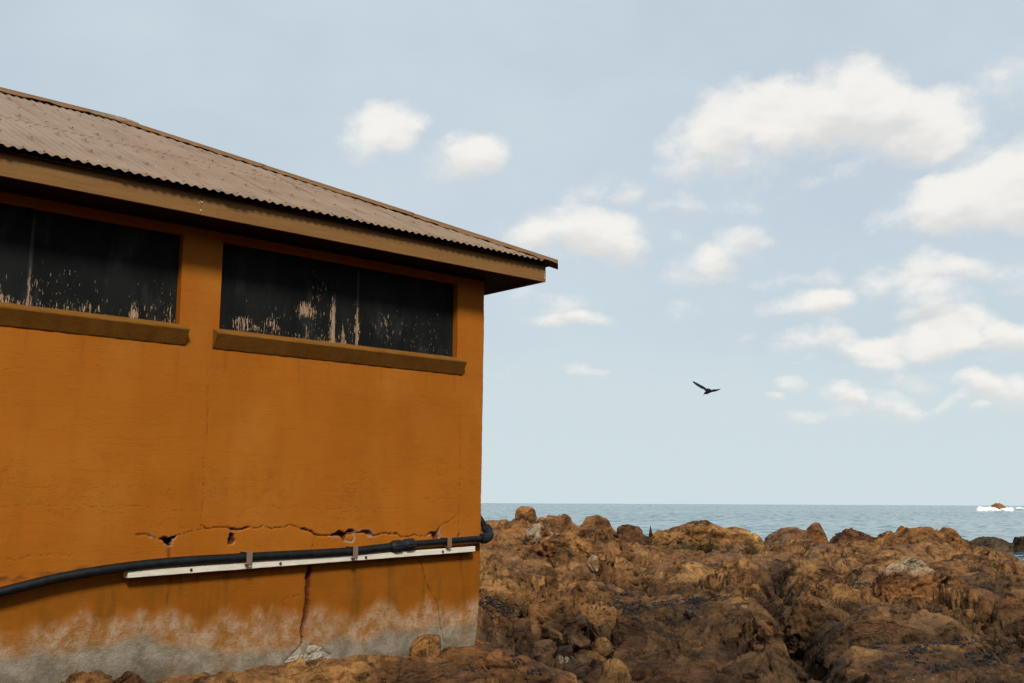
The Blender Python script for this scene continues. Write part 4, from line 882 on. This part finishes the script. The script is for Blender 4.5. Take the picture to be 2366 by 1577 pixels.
# eaves: fascia boards, soffit boards, moulding at the wall head
FX, FY, FZ0, FZ1 = .5218, -.3701, 4.876, 5.072
def part_box(name, lo, hi, mat, parent, bev=.003):
    bm = bmesh.new(); add_box(bm, lo, hi, bev); return link(name, bm_mesh(bm, name), mat, parent)
jf = float(wallpt(465, 470, FY)[0])
part_box('fascia', (jf+.0015, FY, FZ0), (FX, FY+.025, FZ1), M_FASCIA, bld)
part_box('fascia', (WX0-.5, FY-.001, FZ0+.001), (jf-.0015, FY+.024, FZ1), M_FASCIA, bld)
part_box('fascia', (FX-.025, FY+.028, FZ0), (FX-.002, 6.4, FZ1), M_FASCIA, bld)
for i in range(4):
    y0 = FY+.028+i*.0855
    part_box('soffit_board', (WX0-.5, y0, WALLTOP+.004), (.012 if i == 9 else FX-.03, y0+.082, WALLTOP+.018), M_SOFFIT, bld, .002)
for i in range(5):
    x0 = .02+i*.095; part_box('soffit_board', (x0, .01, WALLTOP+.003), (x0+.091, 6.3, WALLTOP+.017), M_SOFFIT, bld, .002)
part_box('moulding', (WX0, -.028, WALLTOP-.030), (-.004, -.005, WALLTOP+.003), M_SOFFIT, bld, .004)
# flaked nail heads on the fascia joint and its right-hand end
M_NAIL = painted('flaked_filler', (.50, .44, .36), (.60, .52, .42), .7, .2, 30)
bm = bmesh.new()
for (px, py) in ((1257, 626), (1258, 631), (1257.5, 634), (1258, 640), (1258.5, 642), (463, 464), (467, 466), (460, 468), (464, 485), (465, 467)):
    p = wallpt(px, py, FY-.002); s = random.uniform(.004, .009)
    bmesh.ops.create_icosphere(bm, subdivisions=1, radius=s, matrix=Matrix.Translation(Vector(p)) @ Matrix.Diagonal((1.2, .35, 1, 1)))
ns_ = link('nail_heads', bm_mesh(bm, 'nail_heads'), M_NAIL, bld); ns_['kind'] = 'stuff'

# roof: deck, corrugated sheets, cappings
TX, TY, TZ, TM, TR = .6004, -.4487, 5.078, .480, 3.46
RY_, RZ_ = TY+TR, TZ+TM*TR; BYr = TY+2*TR; RXe = TX-TR
bm = bmesh.new(); dz = -.030
pts = [(WX0-.6, TY+.03, TZ), (TX-.03, TY+.03, TZ), (TX-.03, BYr, TZ), (WX0-.6, BYr, TZ), (RXe, RY_, RZ_), (WX0-.6, RY_, RZ_)]
v = [bm.verts.new((x, y, z+dz)) for x, y, z in pts]
for f in ((0, 1, 4, 5), (1, 2, 4), (2, 3, 5, 4), (3, 0, 5), (0, 3, 2, 1)): bm.faces.new([v[i] for i in f])
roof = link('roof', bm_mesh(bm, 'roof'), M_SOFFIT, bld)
PIT, AMP = .0762, .0085
nails = []
rows = [.04, .62, 1.22, 1.80, 2.38, 2.98]
for sv in rows:
    for k in range(-90, 12):
        x = (k+.5)*PIT*1
        if k % (2 if sv < .1 else 3) == (0 if rows.index(sv) % 2 == 0 else 1) and x > -6 and sv < TX-x-.12 and sv < TR-.1: nails.append((x*1.0+random.uniform(-.004, .004), sv+random.uniform(-.012, .012), random.uniform(.15, 1.0)))
def slope_z(x, v): return TZ+TM*v+AMP*np.cos(2*np.pi*(x-.5*PIT)/PIT)
lapv = 1.52; i = 0; x1 = TX
while x1 > -6.6:
    x0 = x1-10*PIT
    for tier, (va, vb) in enumerate(((0.0, lapv+.12), (lapv, 99))):
        xs = np.linspace(x0-(.5*PIT), min(x1, TX-.004), 88)
        top = np.minimum(np.minimum(TX-xs, TR)-.006, vb); bot = np.full(xs.shape, va)+(random.uniform(-.010, .010) if tier == 0 else random.uniform(-.02, .02))
        if tier == 0: bot = bot+np.where(np.abs(xs+3.02) < .09, -.012, 0)
        ok = top-bot > .01
        if ok.sum() < 3: continue
        xs, top, bot = xs[ok], top[ok], bot[ok]; L = float((top-bot).max()); nv = max(4, int(L/.035))
        t = np.linspace(0, 1, nv); Vv = bot[:, None]+(top-bot)[:, None]*t; Xv = np.repeat(xs[:, None], nv, 1)
        up = .003*tier+.0008*(i % 2)+.003*pn(Xv*1.3, Vv*1.1, 0, 90+i)
        edge_lift = .0015*np.clip(1-(Xv-xs[0])/.05, 0, 1)
        Zv = slope_z(Xv, Vv)+up+edge_lift; Yv = TY+Vv
        halo = np.zeros(Xv.shape); near_n = [n for n in nails if x0-.2 < n[0] < x1+.2]
        for (nx_, nv_, s_) in near_n: halo = np.maximum(halo, np.clip(1.25-np.hypot((Xv-nx_)/(.062*s_+.012), (Vv-nv_+.03*s_)/(.085*s_+.02)), 0, 1)*s_)
        if tier == 0: edge = np.clip(1-Vv/.16, 0, 1)
        else: edge = np.clip(1-np.abs(Vv-lapv)/.05, 0, .7)
        nx_, ny_ = Xv.shape; gi = np.arange(nx_*ny_).reshape(nx_, ny_)
        qd = np.stack([gi[:-1, :-1], gi[1:, :-1], gi[1:, 1:], gi[:-1, 1:]], -1).reshape(-1, 4)
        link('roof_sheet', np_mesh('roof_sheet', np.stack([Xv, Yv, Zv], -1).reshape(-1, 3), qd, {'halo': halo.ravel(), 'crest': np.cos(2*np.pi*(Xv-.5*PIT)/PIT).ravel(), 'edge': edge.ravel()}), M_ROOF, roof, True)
    x1 = x0; i += 1
# far slopes, as plain sheets
bm = bmesh.new(); v = [bm.verts.new(p) for p in ((TX, TY, TZ-.004), (TX, BYr, TZ-.004), (RXe, RY_, RZ_-.004), (WX0-.6, BYr, TZ-.004), (WX0-.6, RY_, RZ_-.004))]
bm.faces.new((v[0], v[1], v[2])); bm.faces.new((v[1], v[3], v[4], v[2])); link('roof_sheet', bm_mesh(bm, 'roof_sheet'), M_ROOF, roof)
# nails
M_RUST = painted('rusty_nail', (.09, .035, .014), (.15, .06, .025), .8, .3, 40)
bm = bmesh.new()
for (x, sv, s_) in nails:
    z = float(slope_z(np.array(x), sv))+.006; bmesh.ops.create_icosphere(bm, subdivisions=1, radius=.007, matrix=Matrix.Translation((x, TY+sv, z)) @ Matrix.Diagonal((1, 1, .5, 1)))
nl = link('roof_nails', bm_mesh(bm, 'roof_nails'), M_RUST, roof); nl['kind'] = 'stuff'
# hip capping: folded strip over the hip, its lower lip standing off the corrugations
def capping(p0, p1, wA, wB, n, name='capping', jit=.003):
    p0, p1, wA, wB = map(np.array, (p0, p1, wA, wB)); rows_ = []
    for k in range(n+1):
        t = k/n; c = p0+(p1-p0)*t; jz = np.array([0, 0, random.uniform(-jit, jit)])
        rows_.append([c+wA+np.array([0, 0, .019])+jz*2.5, c+wA*.98+np.array([0, 0, .026])+jz*2.5, c+wA*.22+np.array([0, 0, .022]), c+np.array([0, 0, .046]), c+wB*.22+np.array([0, 0, .022]), c+wB+np.array([0, 0, .014])])
    m_ = len(rows_[0]); Vc = np.array(rows_).reshape(-1, 3); g = np.arange(len(Vc)).reshape(n+1, m_)
    Qc = np.stack([g[:-1, :-1], g[1:, :-1], g[1:, 1:], g[:-1, 1:]], -1).reshape(-1, 4)
    o = link(name, np_mesh(name, Vc, Qc), M_CAP, roof); sl = o.modifiers.new('s', 'SOLIDIFY'); sl.thickness = .003; sl.offset = 1
    return o
tip = np.array([TX+.012, TY-.012, TZ-.012]); apex = np.array([RXe, RY_, RZ_])
wf = np.array([-1, -.0, 0.])*.0; wfr = np.array([-.088, -.088, -.088*TM]); wea = np.array([.088, .088, -.0])+np.array([0, 0, -.088*TM])
hd = apex-tip
segs = [0, .31, .64, 1.0]
for a, b in zip(segs, segs[1:]): capping(tip+hd*a+np.array([0, 0, .004*(a > 0)]), tip+hd*min(b+.01, 1), wfr, wea, 26)
for a, b in ((RXe+.06, RXe-1.9), (RXe-1.87, RXe-3.7), (RXe-3.67, WX0-.6)): capping((a, RY_, RZ_+.006), (b, RY_, RZ_+.006), (0, -.15, -.15*TM), (0, .15, -.15*TM), 24, jit=.005)
# lead flashing crumpled over the meeting of ridge and hip
n, f = ico(4); L = n*np.array([.26, .10, .022]); L += n*(.016*fbm(n[:, 0]*4, n[:, 1]*4, n[:, 2]*4, 5, 4, .6, True))[:, None]; L[:, 2] -= np.abs(L[:, 1])*TM
L = L+apex+np.array([.05, -.07, -.006])
M_LEAD = painted('weathered_flashing', (.13, .075, .035), (.21, .15, .10), .6, .6, 16); link('flashing', np_mesh('flashing', L, f), M_LEAD, roof, True)

# pale broken render at the foot of the open crack
M_CONC = painted('pale_broken_render', (.24, .205, .15), (.32, .285, .22), .9, .6, 9, (1, 1, 1), .03)
for (a, b, yt, yb, sd_, pr) in ((690, 766, 1489, 1524, 71, [.8, 1, 1, .9, .6, .3]), (654, 704, 1492, 1530, 72, [.2, .4, .7, 1, 1])):
    pc = wallpt((a+b)/2, yb); o = boulder('broken_render', '', a, b, yt, yb, float((pc-CAM)@FW0)-.01, M_CONC, sd_, dr=.16, e=2.6, rough=.6, sub=5, prof=pr, yaw=math.pi/2-YAW-.0, cat='x')
    for k in ('label', 'category', 'group'):
        if k in o: del o[k]
    o.parent = bld; o.matrix_parent_inverse = Matrix.Translation(-Vector(bld.location))
pb = wallpt(695, 1525); boulder('broken_stone', 'tan angular stone leaning at the foot of the cracked wall', 684, 704, 1518, 1536, float((pb-CAM)@FW0)-.12, M_OCHRE, 73, e=4.5, rough=.3, sub=4, cat='stone')

# ------------------------------------------------------------------ pipe and batten
def pmat(name, c, rough):
    m, b, p = material(name); P = b.pos()
    b.put(p.inputs['Base Color'], b.mix(b.ramp(b.noise(P, 9, 5, .7), .35, .75), c, tuple(min(1, x*2.0+.003) for x in c)))
    b.put(p.inputs['Roughness'], b.ramp(b.noise(P, 20, 4), .3, .7, rough-.1, rough+.15)); b.put(p.inputs['Normal'], b.bump(b.noise(P, 60, 3), .3, .002)); p.inputs['Specular IOR Level'].default_value = .18
    return m
M_PIPE = pmat('black_polythene', (.0035, .004, .0045), .5); M_FIT = pmat('dark_fitting', (.005, .006, .0075), .6)
PY = -.078
pipe = empty('water_pipe', Vector(wallpt(815, 1274, PY)))
tag(pipe, 'black plastic water pipe running along the orange wall and round its corner', 'pipe')
pp = [wallpt(x, y, PY) for x, y in ((-420, 1470), (-200, 1418), (0, 1368), (136, 1335), (272, 1312), (409, 1297), (558, 1288), (632, 1283.5), (795, 1274.5), (905, 1263))]
pq = [wallpt(x, y, PY) for x, y in ((905, 1263), (931, 1259), (1013, 1252), (1126, 1243))]
def tube_part(name, pts, rad, mat, parent, n=20):
    bm = bmesh.new(); add_tube(bm, pts, rad, n); return link(name, bm_mesh(bm, name), mat, parent, True)
tube_part('pipe_length', spline(pp, 10), .037, M_PIPE, pipe); tube_part('pipe_length', spline(pq, 6), .0315, M_PIPE, pipe)
ca, cb = wallpt(902, 1263.5, PY), wallpt(958, 1256, PY); cdv = cb-ca
def lathe(name, a, b, prof_, mat, parent, ribs=0):
    a, b = np.array(a), np.array(b); bm = bmesh.new(); d_ = Vector(b-a); t_ = d_.normalized(); u_ = t_.cross(Vector((0, 0, 1))).normalized(); w_ = t_.cross(u_); N = 48; rings = []
    for (s_, r_, rb) in prof_:
        rings.append([bm.verts.new(Vector(a)+d_*s_+(u_*math.cos(2*math.pi*k/N)+w_*math.sin(2*math.pi*k/N))*(r_+(.0035 if rb and (k//2) % 2 else 0))) for k in range(N)])
    for r0, r1 in zip(rings, rings[1:]):
        for k in range(N): bm.faces.new((r0[k], r0[(k+1) % N], r1[(k+1) % N], r1[k]))
    bm.faces.new(rings[0][::-1]); bm.faces.new(rings[-1]); return link(name, bm_mesh(bm, name), mat, parent)
lathe('coupling', ca, cb, [(0, .040, 0), (.06, .047, 0), (.14, .053, 1), (.40, .053, 1), (.44, .047, 0), (.58, .047, 0), (.62, .053, 1), (.90, .053, 1), (.97, .045, 0), (1, .036, 0)], M_FIT, pipe)
# elbow round the corner
e0 = wallpt(1114, 1244, PY); e1 = e0+np.array([.13, 0, .008]); ed = np.array([0, .72, .69])
elb = [e0+np.array([.02, 0, 0]), e0+np.array([.055, 0, .003]), e1+np.array([-.03, .012, .010]), e1+ed*.05+np.array([-.006, 0, 0]), e1+ed*.09, e1+ed*.14]
tube_part('elbow', spline(elb, 5), .044, M_FIT, pipe)
lathe('elbow_nut', e0+np.array([-.012, 0, 0]), e0+np.array([.062, 0, .004]), [(0, .036, 0), (.1, .048, 1), (.85, .050, 1), (1, .044, 0)], M_FIT, pipe)
lathe('elbow_nut', e1+ed*.075, e1+ed*.15, [(0, .044, 0), (.15, .050, 1), (.9, .047, 1), (1, .036, 0)], M_FIT, pipe)
tube_part('pipe_length', [e1+ed*.12, e1+ed*.6, e1+ed*.6+np.array([0, 1.5, .2])], .0315, M_PIPE, pipe)
M_CLAMP = painted('brown_clamp_metal', (.13, .092, .060), (.17, .125, .088), .5, .3, 12); M_CLAMP2 = painted('rusty_clamp_metal', (.15, .085, .045), (.19, .11, .06), .6, .4, 14)
for (px, py, mt, rr_) in ((570.5, 1287, M_CLAMP, .037), (815, 1273.5, M_CLAMP, .037), (1033, 1251, M_CLAMP2, .0315)):
    c = wallpt(px, py, PY); hw = .026; t_ = .004; zt = rr_+.008; zb = rr_+.020; bm = bmesh.new()
    add_box(bm, (c[0]-hw, PY-rr_-.010, c[2]-zb), (c[0]+hw, PY-rr_-.010+t_, c[2]+zt-t_-.0005), .001)
    add_box(bm, (c[0]-hw, PY-rr_-.0095, c[2]+zt-t_), (c[0]+hw, -.001, c[2]+zt), .001)
    add_box(bm, (c[0]-hw, PY-rr_-.010+t_+.0005, c[2]-zb), (c[0]+hw, -.001, c[2]-zb+t_), .001)
    cl = link('clamp', bm_mesh(bm, 'clamp'), mt, pipe)
    bm = bmesh.new(); bmesh.ops.create_cone(bm, cap_ends=True, segments=8, radius1=.008, radius2=.008, depth=.016, matrix=Matrix.Translation((c[0]+.01, PY-rr_+.006, c[2]-zb-.008))); link('bolt', bm_mesh(bm, 'bolt'), M_NAIL, cl)

def batten_mat():
    m, b, p = material('weathered_white_timber'); P = b.pos(); tc = b.obj()
    g = b.noise(b.mapping(P, scale=(1.5, 8, 30)), 3.0, 6, .7, .6)
    col = b.mix(b.ramp(g, .35, .65), (.46, .425, .34), (.60, .565, .47))
    col = b.mix(b.ramp(b.noise(b.mapping(P, scale=(2, 8, 60)), 3.0, 5, .7), .62, .74, 0, .6), col, (.20, .18, .11))
    kn = b.ramp(b.voro(b.mapping(P, scale=(1, 1, 1.6)), 2.6), .03, .07, .8, 0); col = b.mix(kn, col, (.30, .22, .13))
    b.put(p.inputs['Base Color'], col); p.inputs['Roughness'].default_value = .8; b.put(p.inputs['Normal'], b.bump(g, .5, .004)); return m
M_BAT = batten_mat()
BYF = -.085
f0, f1 = wallpt(295.5, 1327.5, BYF), wallpt(1098, 1268, BYF)
bdir = f1-f0; bl_ = np.linalg.norm(bdir); bdir /= bl_; bup = np.cross(np.array([0, -1., 0]), bdir); bup = bup*(1 if bup[2] > 0 else -1)
bat = empty('timber_batten', Vector((f0+f1)/2)); tag(bat, 'weathered white timber batten bolted to the wall just below the black pipe', 'batten')
bm = bmesh.new(); N = 60; rings = []
for k in range(N+1):
    c = f0+bdir*bl_*k/N; h = .0255; e_ = .004; w = [random.uniform(-.0008, .0008) for _ in range(8)]
    prof = [(0, -h+e_), (0, h-e_), (e_, h), (.084-e_, h), (.084, h-e_), (.084, -h+e_), (.084-e_, -h), (e_, -h)]
    rings.append([bm.verts.new(Vector(c+np.array([0, y_+w[i_], 0])+bup*(z_+w[i_-1]))) for i_, (y_, z_) in enumerate(prof)])
for r0, r1 in zip(rings, rings[1:]):
    for k in range(8): bm.faces.new((r0[k], r0[(k+1) % 8], r1[(k+1) % 8], r1[k]))
bm.faces.new(rings[0]); bm.faces.new(rings[-1][::-1]); link('timber', bm_mesh(bm, 'timber'), M_BAT, bat)
M_BOLT = pmat('rusted_bolt', (.035, .020, .012), .55)
for (px, py) in ((441.7, 1316.2), (648, 1301.5), (845.5, 1287.2), (1023, 1274)):
    c = wallpt(px, py, BYF); bm = bmesh.new()
    bmesh.ops.create_cone(bm, cap_ends=True, segments=20, radius1=.0125, radius2=.0125, depth=.003, matrix=Matrix.Translation((c[0], BYF-.0012, c[2])) @ Matrix.Rotation(math.pi/2, 4, 'X'))
    bmesh.ops.create_cone(bm, cap_ends=True, segments=6, radius1=.0085, radius2=.0075, depth=.010, matrix=Matrix.Translation((c[0], BYF-.0080, c[2])) @ Matrix.Rotation(math.pi/2, 4, 'X'))
    link('bolt', bm_mesh(bm, 'bolt'), M_BOLT, bat)

# ------------------------------------------------------------------ bird
def bird():
    D0 = 26.0; c = at(1635, 903, D0); s = D0/FPX/17.42        # metres for one step of the sketch below
    def P(x, y, dep): return RT0*((x-1130)*s) + UP0*((930-y)*s + dep*.107) + FW0*dep
    bm = bmesh.new()
    # body: loft from bill tip over head and breast to tail
    ax = [(868, 1128, -.20, 2), (905, 1090, -.19, 7), (938, 1055, -.18, 12), (958, 1030, -.175, 34), (985, 1012, -.165, 47), (1020, 1002, -.14, 52), (1070, 985, -.10, 72), (1130, 955, -.04, 84), (1190, 930, .03, 78), (1240, 905, .09, 58), (1275, 885, .15, 42), (1290, 868, .22, 34)]
    pts = [P(x, y, d_) for x, y, d_, r_ in ax]; add_tube(bm, pts, [r_*s for *_, r_ in ax], 16)
    def wing(st):            # stations: leading edge (x, y, depth), trailing edge, thickness
        rings = []
        for (lx, ly, ld, tx, ty, td, th) in st:
            a, b = P(lx, ly, ld), P(tx, ty, td); ch = b-a; nrm = np.cross(ch, np.array([RT0[0], RT0[1], .3])); nrm /= np.linalg.norm(nrm)+1e-9
            ring = []
            for t, w in ((0, 0), (.12, .5), (.35, .6), (.75, .3), (1, 0), (.75, -.2), (.35, -.3), (.12, -.3)): ring.append(bm.verts.new(Vector(a+ch*t+nrm*w*th*1.3)))
            rings.append(ring)
        for r0, r1 in zip(rings, rings[1:]):
            for k in range(8): bm.faces.new((r0[k], r0[(k+1) % 8], r1[(k+1) % 8], r1[k]))
        bm.faces.new(rings[0]); bm.faces.new(rings[-1][::-1])
    wing([(1060, 1000, -.12, 1190, 885, .12, .034), (1008, 938, -.13, 1105, 812, .12, .030), (930, 852, -.14, 1005, 738, .11, .026), (815, 815, -.14, 900, 688, .11, .022), (690, 738, -.13, 785, 622, .10, .018), (572, 648, -.11, 645, 556, .08, .014), (535, 585, -.06, 575, 540, .04, .010), (503, 522, -.02, 510, 526, .0, .007)])
    wing([(1190, 985, -.06, 1215, 895, .12, .034), (1300, 950, -.05, 1340, 872, .13, .028), (1400, 942, -.03, 1440, 853, .12, .024), (1490, 920, -.02, 1512, 858, .10, .018), (1578, 888, .0, 1598, 842, .08, .013), (1640, 854, .02, 1645, 834, .05, .009), (1674, 825, .03, 1676, 828, .04, .007)])
    # fanned tail seen end on
    rings = []
    for (x0, y0, x1, y1, d_) in ((1225, 905, 1300, 895, .12), (1205, 868, 1330, 878, .20), (1192, 832, 1290, 848, .30)):
        a, b = P(x0, y0, d_), P(x1, y1, d_); q_ = np.array([0, 0, .008]); rings.append([bm.verts.new(Vector(v_)) for v_ in (a-q_, b-q_, b+q_, (a+b)/2+q_*2, a+q_)])
    for r0, r1 in zip(rings, rings[1:]):
        for k in range(5): bm.faces.new((r0[k], r0[(k+1) % 5], r1[(k+1) % 5], r1[k]))
    bm.faces.new(rings[0]); bm.faces.new(rings[-1][::-1])
    m, b, p = material('black_plumage'); b.put(p.inputs['Base Color'], b.mix(b.ramp(b.noise(b.pos(), 40, 3), .4, .7), (.003, .003, .003), (.007, .006, .0055))); p.inputs['Roughness'].default_value = .8; p.inputs['Specular IOR Level'].default_value = .1
    o = link('bird', bm_mesh(bm, 'bird'), m, None, True); o.location = Vector(c)
    tag(o, 'black long-billed bird gliding over the sea with raised wings', 'bird')
bird()
